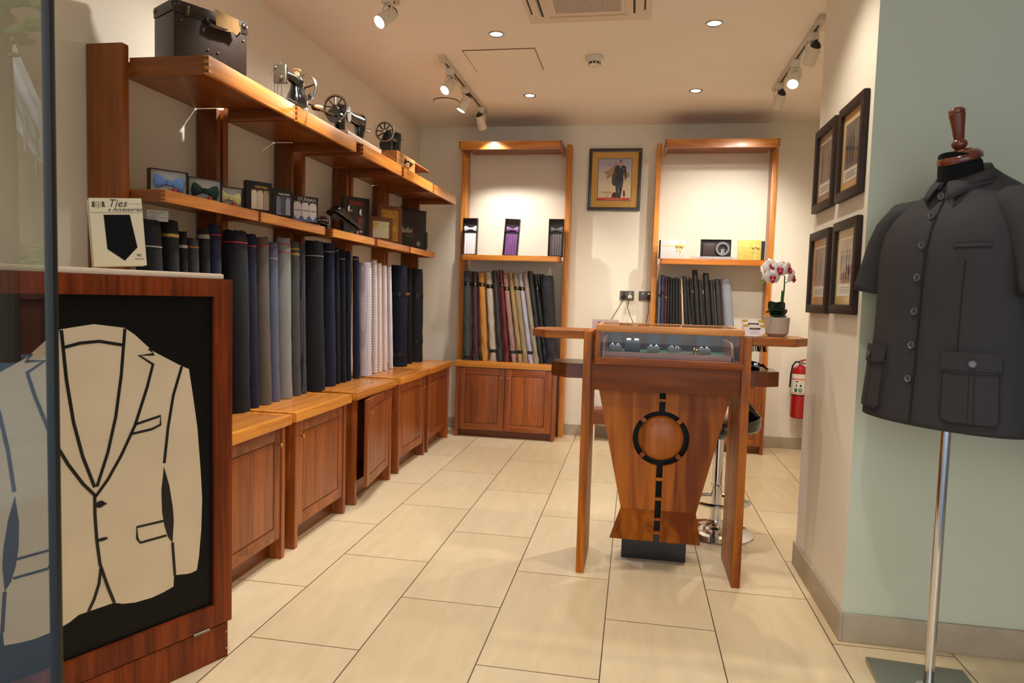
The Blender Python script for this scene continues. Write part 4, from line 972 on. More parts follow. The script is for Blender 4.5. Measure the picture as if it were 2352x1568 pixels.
# boxed cummerbund sets
def cum(x, rz, col, dk, lab, tilt=0, w=.128, h=.315):
    r = root('cummerbund_box', lab, 'cummerbund box', (x, 5.80, 1.5505), rz, 'boxed cummerbund sets in the left shelf tower')
    d = .04; T = Matrix.Rotation(tilt, 4, 'Y') @ Matrix.Rotation(rad(-5), 4, 'X')
    ob = window_box(r, w, h, d, cardk, dk, .007)
    m = cloth('satin_%d' % col[0], col, .35, sat=1)
    b = B(); bow(b, w*.5, h*.73, w*.86, h*.15, d-.006); b.build('bow_tie', m, r)
    for k in range(5):
        xx = .012+k*(w-.024)/5; b = B(); b.tube([(xx+.010, d-.010, .012), (xx+.010, d-.012, h*.5), (xx+.010, d-.010, h*.60)], [.0112, .0118, .0108], 10); b.build('pleat', m, r)
    for c in [q for q in bpy.data.objects if q.parent == r]: c.data.transform(T)
cum(-1.482, 0, (246, 238, 240), mat('inlay_smoke', (52, 50, 56), .4), 'white bow tie and cummerbund set in a box on the tower shelf')
cum(-1.128, 0, (128, 84, 140), mat('inlay_plum', (50, 34, 54), .4), 'purple bow tie and cummerbund set in a tilted box on the shelf', rad(2.6))
cum(-.742, 0, (104, 96, 100), mat('inlay_black', (26, 22, 22), .4), 'charcoal bow tie and cummerbund set in a box on the tower shelf')
# gift boxes, right tower
glit = mat('glitter_silver', (218, 208, 206), .35, .2, noise=.18, nscale=260); gchk = mat('glitter_gold', (206, 186, 92), .4, .25, noise=.2, nscale=120)
rib = mat('ribbon_gold', (226, 206, 120), .35, .3); boxk = mat('box_inside_black', (16, 15, 16), .5)
def box_flat(x, w, h, d, m, lab, side, rx_):
    r = root('gift_box', lab, 'gift box', (x, 5.79, 1.5505), 0, 'gift boxes in the right shelf tower')
    b = B(); b.box(0, w, 0, .014, 0, h, .002); b.build('lid', m, r)
    b = B(); b.prism([(-.014 if side < 0 else .006, .0), (w-.006 if side < 0 else w+.028, .0), (w-.004 if side < 0 else w+.03, h-.006), (-.012 if side < 0 else .006, h-.006)], .0142, .05); b.build('base', boxk, r)
    b = B(); b.box(0, w, -.001, 0, h*.64, h*.69); b.box(w*rx_-.005, w*rx_+.005, -.001, 0, 0, h); rb = b.build('ribbon', rib, r)
    b = B(); bow(b, w*rx_, h*.665, .055, .034, -.0008, None, .012)
    b.prism([(w*rx_-.003, h*.64), (w*rx_+.003, h*.64), (w*rx_-.018, h*.38), (w*rx_-.028, h*.42)], -.006, -.0045); b.prism([(w*rx_-.002, h*.64), (w*rx_+.003, h*.64), (w*rx_+.012, h*.36), (w*rx_+.002, h*.36)], -.006, -.0045)
    b.build('bow', rib, r)
box_flat(.182, .19, .155, .03, glit, 'glittery silver gift box with a gold ribbon bow on the tower shelf', -1, .80)
box_flat(.785, .178, .158, .03, gchk, 'glittery gold gift box with a ribbon bow on the tower shelf', 1, .76)
def wallet():
    r = root('gift_box', 'open black gift box showing a brown wallet and a rolled belt', 'gift box', (.498, 5.80, 1.5505), 0, 'gift boxes in the right shelf tower')
    b = B(); b.box(-.002, .245, -.02, .03, 0, .022, .002); b.build('lid', mat('glitter_grey', (170, 164, 166), .35, .2, noise=.22, nscale=260), r)
    b = B(); b.box(0, .236, .02, .026, .0225, .16); b.box(0, .004, 0, .02, .0225, .16); b.box(.232, .236, 0, .02, .0225, .16); b.box(.004, .232, 0, .02, .0225, .026); b.box(.004, .232, 0, .02, .156, .16); b.build('tray', boxk, r)
    b = B(); b.box(.018, .112, .002, .0195, .027, .13, .004); b.build('wallet', mat('wallet_brown', (56, 36, 34), .4), r)
    b = B(); b.torus((.172, .008, .086), .046, .011, 'y', 36, 10); b.torus((.172, .008, .086), .04, .007, 'y', 36, 8, .4, PI-.4); b.box(.158, .186, .0, .012, .04, .085, .003)
    b.build('wrapped_belt', mat('film_wrap', (150, 150, 156), .12, .5), r)
wallet()

# ================================================================== COUNTER IN THE MIDDLE
def counter():
    r = root('display_counter', 'wooden sales counter with a glass case and a round inlay in front', 'counter', (.135, 3.18, 0))
    off = Vector(LOC[r.name])
    for xa, xb in ((-.214, -.178), (.447, .484)):
        B().box(xa, xb, 3.0, 3.35, 0, 1.067, .003).build('leg', lz, r, world=True)
    c = .0
    for pts, z0, z1, nm in (([(-.2145, 3.0), (-.2145, 3.35), (-.41, 3.35), (-.455, 3.29), (-.455, 3.12), (-.382, 3.0)], 1.034, 1.067, 'side_shelf'),
                            ([(.4845, 3.0), (.652, 3.0), (.725, 3.11), (.725, 3.29), (.68, 3.35), (.4845, 3.35)], 1.034, 1.067, 'side_shelf'),
                            ([(-.2145, 3.10), (-.2145, 3.34), (-.33, 3.34), (-.37, 3.30), (-.37, 3.17), (-.294, 3.10)], .852, .917, 'lower_side_shelf'),
                            ([(.4845, 3.10), (.56, 3.10), (.622, 3.135), (.622, 3.30), (.59, 3.34), (.4845, 3.34)], .852, .917, 'lower_side_shelf')):
        b = B(); b.prism(pts, z0, z1, 'xy', bev=.002); b.build(nm, lx if z0 > 1 else wood('wood_counter_dark', (84, 38, 8), (120, 60, 16), 'x', .25, 26, .1, .4), r, world=True)
    B().box(-.1775, .4465, 3.012, 3.33, .815, .932, .002).build('apron', wood('wood_apron', (100, 46, 8), (142, 74, 20), 'x', .42, 18, .0, .25), r, world=True)
    # glass case
    x0, x1, y0, y1, z0, z1 = -.160, .446, 2.955, 3.36, .9325, 1.100
    b = B(); b.box(x0, x1, y0, y0+.022, z0, .962, .003); b.box(x0, x1, y1-.022, y1, z0, .962, .003); b.box(x0, x0+.018, y0+.02, y1-.02, z0, .962, .003); b.box(x1-.018, x1, y0+.02, y1-.02, z0, .962, .003); b.box(x0+.01, x1-.01, y0+.01, y1-.01, z0, .944)
    cs = b.build('case_base', lx, r, world=True)
    b = B(); b.box(x0, x1, y0-.002, y0+.024, 1.071, z1, .009); b.box(x0, x1, y1-.022, y1, 1.071, z1, .004); b.box(x0, x0+.020, y0+.02, y1-.02, 1.071, z1, .005); b.box(x1-.020, x1, y0+.02, y1-.02, 1.071, z1, .005)
    b.build('case_top_frame', hx, r, world=True)
    for xa in (x0, x1-.017):
        for ya in (y0, y1-.017): B().box(xa, xa+.017, ya, ya+.017, .962, 1.071, .002).build('case_post', lz, r, world=True)
    b = B(); b.box(x0+.017, x1-.017, y0+.006, y0+.010, .958, 1.074); b.build('front_glass', glassm, r, world=True)
    b = B(); b.box(x0+.006, x0+.010, y0+.017, y1-.017, .958, 1.074); b.build('side_glass', glassm, r, world=True)
    b = B(); b.box(x1-.010, x1-.006, y0+.017, y1-.017, .958, 1.074); b.build('side_glass', glassm, r, world=True)
    b = B(); b.box(x0+.012, x1-.012, y0+.012, y1-.006, 1.094, 1.099); b.build('top_glass', glassm, r, world=True)
    b = B(); b.box(x0+.017, x1-.017, y1-.012, y1-.004, .962, 1.071); b.build('case_back', wood('wood_case_back', (52, 30, 18), (74, 44, 26), 'x', .4, 20, .1), r, world=True)
    # front panel: two halves, slot, ring and dome
    cx, cz, R0 = .133, .605, .122; g = .0135; ya, yb = 3.080, 3.104
    dzr = math.sqrt(R0**2-g**2)
    a0 = math.asin(g/R0)
    arcL = [(cx-R0*sin(a0+(PI-2*a0)*k/24), cz+R0*cos(a0+(PI-2*a0)*k/24)) for k in range(25)]
    left = [(-.146, .8145), (cx-g, .8145)]+arcL+[(cx-g, .284), (-.029, .284)]
    right = [(2*cx+.0005-x+(.005 if abs(x) > .02 and z > .8 and x < 0 else 0), z) for x, z in left]
    right = [(cx+g, .8145), (.421, .8145), (.297, .284), (cx+g, .284)]+[(2*cx-x, z) for x, z in reversed(arcL)]
    for p in (left, right):
        b = B(); b.prism(p, ya, yb); b.build('front_panel', lpan, r, world=True)
    for p in ([(-.029, .2835), (cx-g, .2835), (cx-g, .128), (-.074, .128)], [(cx+g, .2835), (.297, .2835), (.326, .128), (cx+g, .128)]):
        b = B(); b.prism(p, ya, yb)
        for v in b.bm.verts: v.co.y += (.2835-v.co.z)*.28
        b.build('kick_panel', lpan, r, world=True)
    b = B(); b.ball((cx, 3.100, cz), .1, 1, .34, 1, 40); b.build('round_inlay', wood('wood_inlay', (116, 54, 10), (180, 100, 30), 'z', .36, 12, .05, .4), r, world=True)
    for z in (.773, .422, .333, .237, .17): B().box(cx-g, cx+g, ya+.004+(max(0, .2835-z)*.28), yb+(max(0, .2835-z)*.28), z-.006, z+.006, .001).build('slot_peg', lx, r, world=True)
    for a in (45, 135, 225, 315):
        B().box(.099, .1225, -.008, .008, -.010, .010, .001, M=Matrix.Translation((cx, ya+.013, cz)) @ Matrix.Rotation(rad(-a), 4, 'Y')).build('ring_peg', lx, r, world=True)
    b = B(); b.prism([(-.13, .81), (.405, .81), (.285, .284), (.30, .16), (-.05, .16), (-.018, .284)], 3.133, 3.14); b.build('backing_board', black, r, world=True)
    b = B(); b.box(.04, .23, 3.141, 3.24, .12, .81); b.box(-.02, .275, 3.24, 3.34, 0, .17, .002); b.build('plinth', mat('plinth_black', (26, 27, 30), .35), r, world=True)
    B().box(-.1775, .4465, 3.362, 3.40, 1.03, 1.066, .002).build('rear_rail', lx, r, world=True)
counter()
# inside the glass case
ZT = .9445
tray_w = wood('wood_tray', (112, 64, 34), (150, 92, 52), 'x', .35, 20, .2)
def tray():
    r = root('jewellery_tray', 'brown wooden tray inside the glass case with cufflinks laid out on it', 'tray', (.15, 3.16, ZT))
    off = Vector(LOC[r.name])
    b = B(); b.box(-.122, .415, 3.005, 3.015, ZT, ZT+.040, .002); b.build('tray_front', tray_w, r, world=True)
    for x in (-.132, .402):
        b = B(); b.prism([(3.005, ZT), (3.32, ZT), (3.32, ZT+.095), (3.06, ZT+.095), (3.03, ZT+.088), (3.015, ZT+.072), (3.005, ZT+.05)], x, x+.010, 'yz', bev=.002); b.build('tray_side', tray_w, r, world=True)
    b = B(); b.box(-.122, .402, 3.015, 3.325, ZT+.026, ZT+.034); b.build('tray_floor', mat('tray_felt', (40, 78, 58), .9), r, world=True)
tray()
ZF = ZT+.0345
def cufflinks(x, y, kind, lab):
    r = root('cufflink_box', lab, 'cufflinks', (x, y, ZF), 0, 'cufflink boxes in the glass case')
    gk = mat('box_grey', (92, 92, 88), .5); nvk = mat('box_navy', (16, 26, 44), .35)
    if kind == 'navy' or kind == 'black':
        b = B(); b.box(-.028, .028, 0, .05, 0, .024, .002); b.build('base', gk, r)
        b = B(); b.box(-.028, .028, .051, .058, 0, .086, .002); b.build('lid', nvk if kind == 'navy' else cardk, r)
        for s in (-.012, .012):
            b = B(); b.torus((s, .012, .027), .006, .0018, 'y', 20, 6); b.ball((s, .012, .031), .003); b.build('cufflink', chrome, r)
    else:
        b = B(); b.box(-.034, .034, 0, .05, 0, .048, .002); b.build('base', cardk, r)
        for s in (-.017, .017):
            b = B(); b.box(s-.010, s+.010, .008, .020, .0485, .060, .001); b.build('cufflink', chrome, r)
for x, y, k, lab in ((-.082, 3.10, 'black', 'grey cufflink box with a black lid at the left end of the case'), (-.006, 3.115, 'square', 'two square silver cufflinks on a black stand in the case'), (.086, 3.10, 'navy', 'cufflink box with ring-shaped cufflinks and a navy lid'),
                     (.176, 3.115, 'navy', 'cufflink box with a navy lid in the middle of the case'), (.302, 3.10, 'navy', 'cufflink box with a navy lid behind the gilt brooch')):
    cufflinks(x, y, k, lab)
def pin():
    r = root('tie_pin', 'long silver tie bar with a gilt knotted end lying in the case', 'tie pin', (.20, 3.05, ZF+.001))
    b = B(); b.tube([(-.10, 0, .003), (.02, .004, .005), (.05, .005, .006)], [.002, .004, .0045], 8); b.build('bar', chrome, r)
    b = B(); b.torus((.062, .006, .012), .010, .004, 'y', 20, 8); b.torus((.055, .006, .022), .008, .0035, 'x', 20, 8); b.ball((.073, .006, .006), .006); b.build('knot', mat('gilt', (206, 178, 96), .15, 1), r)
pin()
for x, lab in ((-.03, 'small silver tie clip lying flat at the left of the case'), (.33, 'small silver tie clip lying flat at the right of the case')):
    r = root('tie_clip', lab, 'tie clip', (x, 3.04, ZF), 0, 'tie clips in the case'); b = B(); b.box(-.03, .03, -.003, .003, 0, .004, .001); b.build('clip', chrome, r)
# cards, orchid
def cards():
    r = root('card_holder', 'clear plastic holder with white and gold business cards on the counter', 'card holder', (.452, 3.035, 1.0675), rad(4))
    b = B(); b.box(0, .096, .0, .0015, 0, .03); b.box(0, .096, -.004, .08, 0, .002); b.box(.0, .0015, 0, .07, .002, .028); b.box(.0945, .096, 0, .07, .002, .05)
    b.box(0, .096, .035, .0365, .002, .052); b.build('holder', film, r)
    cw, cg, ck = mat('card_blush', (232, 214, 214), .4), mat('card_gold', (202, 162, 52), .4, .2), mat('card_logo', (22, 20, 20), .4)
    for (y, z, n) in ((.010, .003, 0), (.042, .022, 1)):
        T = Matrix.Translation((.004, y, z)) @ Matrix.Rotation(rad(-20), 4, 'X')
        b = B(); b.box(0, .088, 0, .012, 0, .052, M=T); c = b.build('card_stack', cw, r)
        for pp in ([(0, .052), (.026, .052), (.018, .043), (.0, .041)], [(.062, .052), (.088, .052), (.088, .038), (.070, .042)], [(.05, .0), (.088, 0), (.088, .016), (.074, .007)]):
            b = B(); b.prism(pp, -.0006, 0, M=T); b.build('gold_corner', cg, c)
        b = B(); b.prism([(.022, .030), (.066, .030), (.070, .038), (.026, .038)], -.0006, 0, M=T)
        for k in range(3): b.box(.03-.004*k, .06+.004*k, -.0006, 0, .024-k*.006, .0246-k*.006, M=T)
        b.build('logo_bar', ck, c)
        text('AVODAH', .0075, mat('logo_gold', (210, 176, 96), .3, .6), c, T @ Vector((.046, -.0009, .0317)), T.to_3x3() @ Vector((1, 0, 0)), T.to_3x3() @ Vector((0, 0, 1)))
cards()
def orchid():
    r = root('potted_orchid', 'white and crimson orchid in a pale grey pot on the counter', 'plant', (.612, 3.19, 1.0675))
    b = B(); b.lathe([(0, 0), (.034, 0), (.036, .004), (.042, .006), (.050, .014), (.0525, .084), (.0485, .084), (.047, .07), (0, .07)], seg=36); b.build('pot', mat('pot_grey', (186, 176, 160), .6, noise=.04, nscale=20), r)
    lf = mat('orchid_leaf', (24, 46, 26), .35, coat=.2)
    def leaf(a, L, w, up, z0=.075):
        b = B(); rings = []
        for k in range(9):
            f = k/8; x = L*f; ww = w*math.sin(PI*min(1, f*.92+.08))**.6; zz = up*math.sin(f*PI*.62); c = Vector((x, 0, zz))
            rings.append([c+Vector((0, ww*s, .006*abs(s)-.0)) for s in (-1, -.5, 0, .5, 1)]+[c+Vector((0, ww*s, .006*abs(s)-.003)) for s in (1, .5, 0, -.5, -1)])
        b.loft(rings, M=Matrix.Translation((-.004, -.005, z0)) @ Matrix.Rotation(a, 4, 'Z')); b.build('leaf', lf, r, 60)
    leaf(rad(-80), .045, .036, .012); leaf(rad(-75), .040, .038, .042, .072); leaf(rad(-110), .030, .036, .078, .070); leaf(rad(160), .045, .020, .03); leaf(rad(70), .05, .03, .07)
    b = B(); b.tube([(.016, 0, .07), (.019, 0, .15), (.022, -.003, .21), (.021, -.006, .262)], [.0042, .004, .003, .0026], 8); b.tube([(.012, 0, .07), (.015, 0, .20)], .0035, 8); b.tube([(.022, -.003, .232), (.035, -.008, .24), (.045, -.012, .258)], .0018, 6); b.tube([(.021, -.006, .262), (.0, -.01, .29), (-.03, -.012, .30), (-.05, -.012, .285), (-.063, -.012, .25), (-.07, -.012, .23)], .0016, 6); b.build('stem', mat('stem_green', (58, 104, 44), .5), r)
    b = B()
    for p in ((-.063, -.012, .268), (-.058, -.012, .248), (-.072, -.012, .246), (-.070, -.012, .232)): b.ball(p, .006, 1, 1, 1.3, 10)
    b.build('bud', mat('bud_green', (150, 176, 70), .5), r)
    pet = mat('petal_white', (244, 232, 224), .5, noise=.03, nscale=80); crim = mat('petal_crimson', (176, 24, 60), .45)
    pet.node_tree.nodes['Principled BSDF'].inputs['Subsurface Weight'].default_value = .15
    def flower(c, rz, rx, s):
        T = Matrix.Translation(c) @ Matrix.Rotation(rz, 4, 'Z') @ Matrix.Rotation(rx, 4, 'X')
        b = B()
        for a, L, w in ((0, .034, .024), (180, .034, .024), (90, .034, .014), (215, .033, .014), (325, .033, .014)):
            rings = []
            for k in range(8):
                f = k/7; ww = w*math.sin(PI*min(1, .12+f*.86))**.7; yy = -.004+.010*(f-.3)**2*4-.006*f
                rings.append([Vector((L*f, yy, ww*q*s)) if False else Vector((L*f*s, (yy+abs(q)*.003)*s, ww*q*s)) for q in (-1, -.5, 0, .5, 1)]+[Vector((L*f*s, (yy+abs(q)*.003+.0012)*s, ww*q*s)) for q in (1, .5, 0, -.5, -1)])
            b.loft(rings, M=T @ Matrix.Rotation(rad(-a), 4, 'Y'))
        f_ = b.build('flower', pet, r, 60)
        b = B(); b.ball((0, -.006*s, -.003*s), .0075*s, 1, .9, 1, 10, M=T); b.tube([(0, -.006*s, -.004*s), (0, -.014*s, -.012*s), (0, -.015*s, -.022*s)], [.007*s, .009*s, .003*s], 8, M=T)
        for q in (-1, 1): b.ball((q*.008*s, -.009*s, .0), .006*s, .8, .7, 1.2, 8, M=T)
        b.build('lip', crim, f_)
    for c, rz, rx, s in (((-.042, -.02, .305), .5, -.1, 1.05), ((-.008, -.03, .292), .2, .1, 1.15), ((-.035, -.032, .258), .1, .3, 1.1), ((.03, -.016, .295), 1.0, .1, 1.05), ((.05, -.01, .262), 1.5, .3, 1.0), ((.005, .0, .315), .2, -.7, .9)): flower(Vector(c), rz, rx, s)
    b = B(); b.tube([(-.01, -.04, .078), (-.045, -.05, .092), (-.075, -.05, .088)], .0016, 5); b.tube([(-.01, -.03, .078), (-.05, -.045, .08), (-.06, -.055, .05)], .0016, 5); b.build('air_root', mat('root_tan', (186, 160, 120), .7), r)
orchid()
def sign():
    r = root('paper_sign', 'white paper notice standing behind the glass case', 'sign', (-.14, 3.381, 1.0665))
    b = B(); b.box(-.063, .063, 0, .001, 0, .044); b.build('paper', mat('paper_lilac', (228, 214, 214), .7), r)
    text('We Accept', .018, mat('sign_ink', (70, 66, 70), .7), r, (.004, -.0006, .022))
sign()
def strap():
    r = root('leather_strap', 'black leather strap with a buckle lying on the lower right side shelf of the counter', 'strap', (.53, 3.20, .9175))
    b = B(); b.loft([[(-.03+.05*f, .012*cos(a), .022+.02*sin(a)-.012*f) for a in [2*PI*k/12 for k in range(12)]] for f in (0, .3, .6, 1)]); b.tube([(.015, 0, .018), (.035, 0, .02), (.05, 0, .006), (.058, 0, .0035)], [.006, .007, .005, .003], 8); b.ball((-.015, 0, .016), .0155, 1.6, 1, 1); b.build('strap', shoe_l, r)
    b = B(); b.box(-.006, .012, -.016, -.012, .016, .03, .002); b.build('buckle', steel, r)
strap()
def brush():
    r = root('clothes_brush', 'dark clothes brush hanging under the upper right side shelf', 'brush', (.53, 3.20, 1.0335))
    b = B(); b.box(-.04, .045, -.015, .015, -.012, 0, .003); b.build('back', blk_pl, r)
    b = B(); rr = random.Random(3)
    for k in range(40):
        x = -.036+.08*rr.random(); b.tube([(x, -.012+.024*rr.random(), -.012), (x+.006, 0, -.034-rr.random()*.004)], .0012, 4)
    tag(b.build('bristles', mat('bristle', (20, 13, 13), .8), r), kind='stuff')
brush()
def stool():
    r = root('bar_stool', 'bar stool with a black bucket seat and chrome column behind the counter', 'stool', (.458, 3.72, 0))
    b = B(); b.lathe([(0, 0), (.195, 0), (.198, .004), (.196, .008), (.15, .014), (.08, .024), (.05, .04), (.036, .06), (.033, .07), (0, .07)], seg=48); b.build('base', chrome, r)
    b = B(); b.lathe([(.030, .07), (.030, .24), (.031, .245), (.031, .26), (.026, .262), (.026, .53), (0, .53)], seg=28); b.build('column', chrome, r)
    b = B(); b.torus((0, -.06, .20), .16, .010, 'z', 40, 8, PI*1.12, PI*1.88); b.tube([(-.028, 0, .20), (-.10, -.02, .20), (-.152, -.11, .20)], .010, 8); b.tube([(.028, 0, .20), (.10, -.02, .20), (.152, -.11, .20)], .010, 8); b.build('footrest', chrome, r)
    b = B(); b.lathe([(.026, .50), (.06, .515), (.09, .535), (.09, .545), (0, .545)]); b.build('seat_plate', blk_pl, r)
    N, K = 10, 36; rings = []
    for i in range(N+1):
        f = i/N; ring = []
        for k in range(K):
            a = 2*PI*k/K; back = max(0, sin(a)); side = abs(cos(a))
            R = .2*min(1, f*1.35)
            rise = max(0, f-.72)/.28
            z = .545+.018*f*f+rise*(.20*back**1.5+.035+.03*side)
            R2 = R*(1-.06*rise*back)
            ring.append((R2*cos(a)*1.02*(1-.25*rise*back*side), R2*sin(a)*.95, z))
        rings.append(ring)
    t = B(); t.loft([[Vector((0, 0, .545))+(Vector(p)-Vector((0, 0, .545)))*.02 for p in rings[1]]]+rings[1:], caps=False)
    o = t.build('seat_shell', mat('seat_black', (12, 12, 13), .18, coat=.5), r, 60)
    md = o.modifiers.new('solid', 'SOLIDIFY'); md.thickness = .008
    q = root('cushion', 'beige cushion lying in the black bar stool seat', 'cushion', (.50, 3.76, .566))
    b = B(); b.ball((0, 0, .05), .10, 1, .9, .5, 20); b.build('pad', mat('cushion_beige', (206, 164, 138), .8, noise=.1, nscale=60), q)
stool()
def bench():
    r = root('low_bench', 'low brown bench against the back wall behind the counter', 'bench', (-.18, 5.92, 0))
    b = B(); b.box(-.17, .30, -.08, .10, .224, .278, .004); b.build('seat_board', dx, r)
    b = B(); b.box(-.16, .29, -.06, .09, .148, .224, .003); b.build('apron', dx, r)
    for x in (-.15, .24):
        B().box(x, x+.03, -.055, .085, 0, .148, .002).build('leg', white_pl, r)
bench()
# ================================================================== BACK WALL: poster, sockets, cables, extinguisher
def poster():
    r = root('framed_poster', 'framed vintage tailoring poster of a man in a dark suit between the two towers', 'poster', (-.218, YB-.003, 1.966))
    w, h = .446, .524; fr = mat('frame_dark', (44, 28, 18), .35, coat=.3)
    b = B(); t = .028
    b.box(-w/2, w/2, -.025, 0, 0, t, .005); b.box(-w/2, w/2, -.025, 0, h-t, h, .005); b.box(-w/2, -w/2+t, -.025, 0, t*.8, h-t*.8, .005); b.box(w/2-t, w/2, -.025, 0, t*.8, h-t*.8, .005); b.build('frame', fr, r)
    b = B(); b.box(-w/2+t-.002, w/2-t+.002, -.010, -.002, t-.002, h-t+.002); b.build('mount', mat('mount_gold', (206, 160, 86), .8, noise=.04, nscale=20), r)
    b = B(); gd = .003; q = w/2-t; b.ribbon([(-q, t), (q, t), (q, h-t), (-q, h-t), (-q, t)], .004, -.0105, .002); b.build('gilt_slip', gold, r)
    x0, x1, z0, z1 = -.141, .140, .087, .438
    b = B(); b.box(x0-.004, x1+.004, -.0112, -.010, z0-.004, z1+.004); b.build('picture_border', mat('border_dark', (50, 50, 62), .6), r)
    m = bpy.data.materials.new('poster_sky'); m.use_nodes = True; nt = m.node_tree; bs = nt.nodes['Principled BSDF']
    tc = nt.nodes.new('ShaderNodeTexCoord'); sp = nt.nodes.new('ShaderNodeSeparateXYZ'); cr = nt.nodes.new('ShaderNodeValToRGB'); mr = nt.nodes.new('ShaderNodeMapRange'); mr.inputs[1].default_value = z0; mr.inputs[2].default_value = z1
    nt.links.new(tc.outputs['Object'], sp.inputs[0]); nt.links.new(sp.outputs[2], mr.inputs[0]); nt.links.new(mr.outputs[0], cr.inputs[0]); nt.links.new(cr.outputs[0], bs.inputs['Base Color'])
    cr.color_ramp.elements[0].position = .35; cr.color_ramp.elements[0].color = (*srgb((226, 208, 176)), 1); cr.color_ramp.elements[1].position = .9; cr.color_ramp.elements[1].color = (*srgb((168, 164, 184)), 1)
    b = B(); b.box(x0, x1, -.0116, -.0108, z0, z1); pic = b.build('picture', m, r)
    def P(pts, col, nm, y=-.0118):
        k = (x1-x0)/700.; kz = (z1-z0)/885.
        b = B(); b.prism([(x0+(px-315)*k, z1-(pz-320)*kz) for px, pz in pts], y-.0004, y); return b.build(nm, mat('ink_%d_%d_%d' % col, col, .7), pic)
    P([(430, 600), (520, 570), (600, 500), (690, 385), (730, 410), (720, 600), (760, 640), (700, 700), (560, 700), (520, 752), (490, 740), (500, 660)], (170, 138, 106), 'cloud'); P([(900, 600), (960, 610), (990, 670), (960, 720), (860, 700), (850, 640)], (176, 146, 114), 'cloud')
    P([(315, 1148), (1000, 1148), (1000, 1200), (315, 1200)], (206, 78, 58), 'red_band')
    P([(615, 1100), (630, 1050), (680, 1025), (720, 1050), (730, 1145), (615, 1145)], (96, 52, 40), 'travel_bag'); P([(850, 990), (890, 1000), (900, 1100), (880, 1140), (850, 1100)], (140, 70, 56), 'small_figure')
    suit = (62, 64, 70)
    P([(610, 690), (640, 600), (690, 640), (690, 800), (680, 900), (640, 890), (605, 830)], (84, 80, 74), 'coat', -.0121)
    P([(680, 790), (850, 790), (830, 950), (800, 1150), (760, 1158), (752, 900), (745, 1000), (770, 1150), (715, 1130), (690, 950)], (74, 76, 82), 'trousers', -.0122)
    P([(670, 480), (750, 452), (815, 452), (890, 475), (905, 560), (915, 740), (875, 745), (865, 590), (845, 680), (852, 800), (680, 800), (690, 690), (685, 620), (660, 620), (650, 590)], suit, 'jacket', -.0124)
    P([(762, 452), (806, 452), (785, 530)], (216, 210, 204), 'shirt', -.0127); P([(778, 470), (792, 470), (788, 525)], (70, 80, 110), 'tie', -.0129); P([(830, 545), (852, 520), (852, 540)], (224, 218, 210), 'pocket_square', -.0127)
    P([(752, 385), (812, 385), (808, 430), (795, 450), (770, 450), (755, 425)], (186, 128, 98), 'face', -.0127); P([(735, 382), (832, 382), (828, 372), (815, 366), (812, 340), (785, 330), (758, 340), (755, 366), (740, 374)], (122, 120, 118), 'hat', -.0129); P([(756, 366), (814, 366), (812, 356), (757, 356)], (54, 52, 54), 'hat_band', -.0131)
    P([(878, 750), (908, 748), (908, 785), (890, 798), (878, 780)], (196, 140, 108), 'hand', -.0124)
    k = (x1-x0)/700.
    text('THE CUSTOM TAILORED MAN', .0105, mat('poster_pale', (236, 186, 160), .7), pic, (0, -.0124, z0+.0062), sx=.95)
    text('Custom-Tailored', .0135, mat('ink_70_60_50', (70, 60, 50), .7), pic, (x0+.075, -.0122, z0+.065), shear=.3, sx=.9); text('Clothes', .0135, mat('ink_206_110_60', (206, 110, 60), .7), pic, (x0+.085, -.0122, z0+.05), shear=.3); text('for', .016, mat('ink_70_60_50', (70, 60, 50), .7), pic, (x0+.078, -.0122, z0+.027), shear=.3)
    text('Whatever', .015, mat('ink_210_150_140', (200, 130, 120), .7), pic, (x0+.09, -.0122, z1-.032), (1, 0, .12), (-.12, 0, 1), shear=.3); text('you wear', .011, mat('ink_90_84_92', (90, 84, 92), .7), pic, (x0+.09, -.0122, z1-.05), shear=.3)
    text('it is', .011, mat('ink_90_84_92', (90, 84, 92), .7), pic, (x0+.085, -.0122, z1-.064), shear=.3)
poster()
bakel = mat('socket_brown', (96, 86, 76), .35, .3)
def socket(x0, x1, lab, plugs):
    r = root('wall_socket', lab, 'power socket', ((x0+x1)/2, YB-.0005, 1.2445), 0, 'double wall sockets'); w = x1-x0
    b = B(); b.box(-w/2, w/2, -.010, 0, -.039, .039, .003); b.build('plate', bakel, r)
    for s in (-1, 1):
        b = B(); b.cyl((s*.026, -.010, .020), (s*.026, -.015, .020), .0085, .008, 18); b.build('switch', steel if s*plugs < 2 and not (s < 0 and plugs == 1) else blk_pl, r)
        b = B()
        for a in (150, 30, 270): b.box(-.0012, .0012, -.0106, -.0099, .006, .0105, M=Matrix.Translation((s*.026, 0, -.012)) @ Matrix.Rotation(rad(-a+90), 4, 'Y'))
        b.build('pin_hole', black, r)
socket(-.134, -.016, 'left double wall socket with a black plug and a white plug', 1)
socket(.025, .143, 'right double wall socket with one black plug, beside the tower post', -1)
def cable(x, pts, lab, white=False):
    r = root('power_cable', lab, 'cable', (x, YB-.011, 1.232), 0, 'cables plugged in behind the counter')
    b = B(); b.cyl((0, 0, 0), (0, -.022, -.001), .020, .016, 20); b.build('plug', white_pl if white else blk_pl, r)
    b = B(); b.tube([(0, -.02, -.004)]+[(px-x, -.026+dy, pz-1.232) for px, pz, dy in pts], .0028, 8); b.build('cord', blk_pl, r)
cable(-.101, [(-.112, 1.19, 0), (-.15, 1.12, -.01), (-.191, 1.047, -.02), (-.23, .9, -.04), (-.24, .6, -.05), (-.20, .3, -.03), (-.16, .2795, -.04)], 'black cord from the left plug of the left socket, sweeping left')
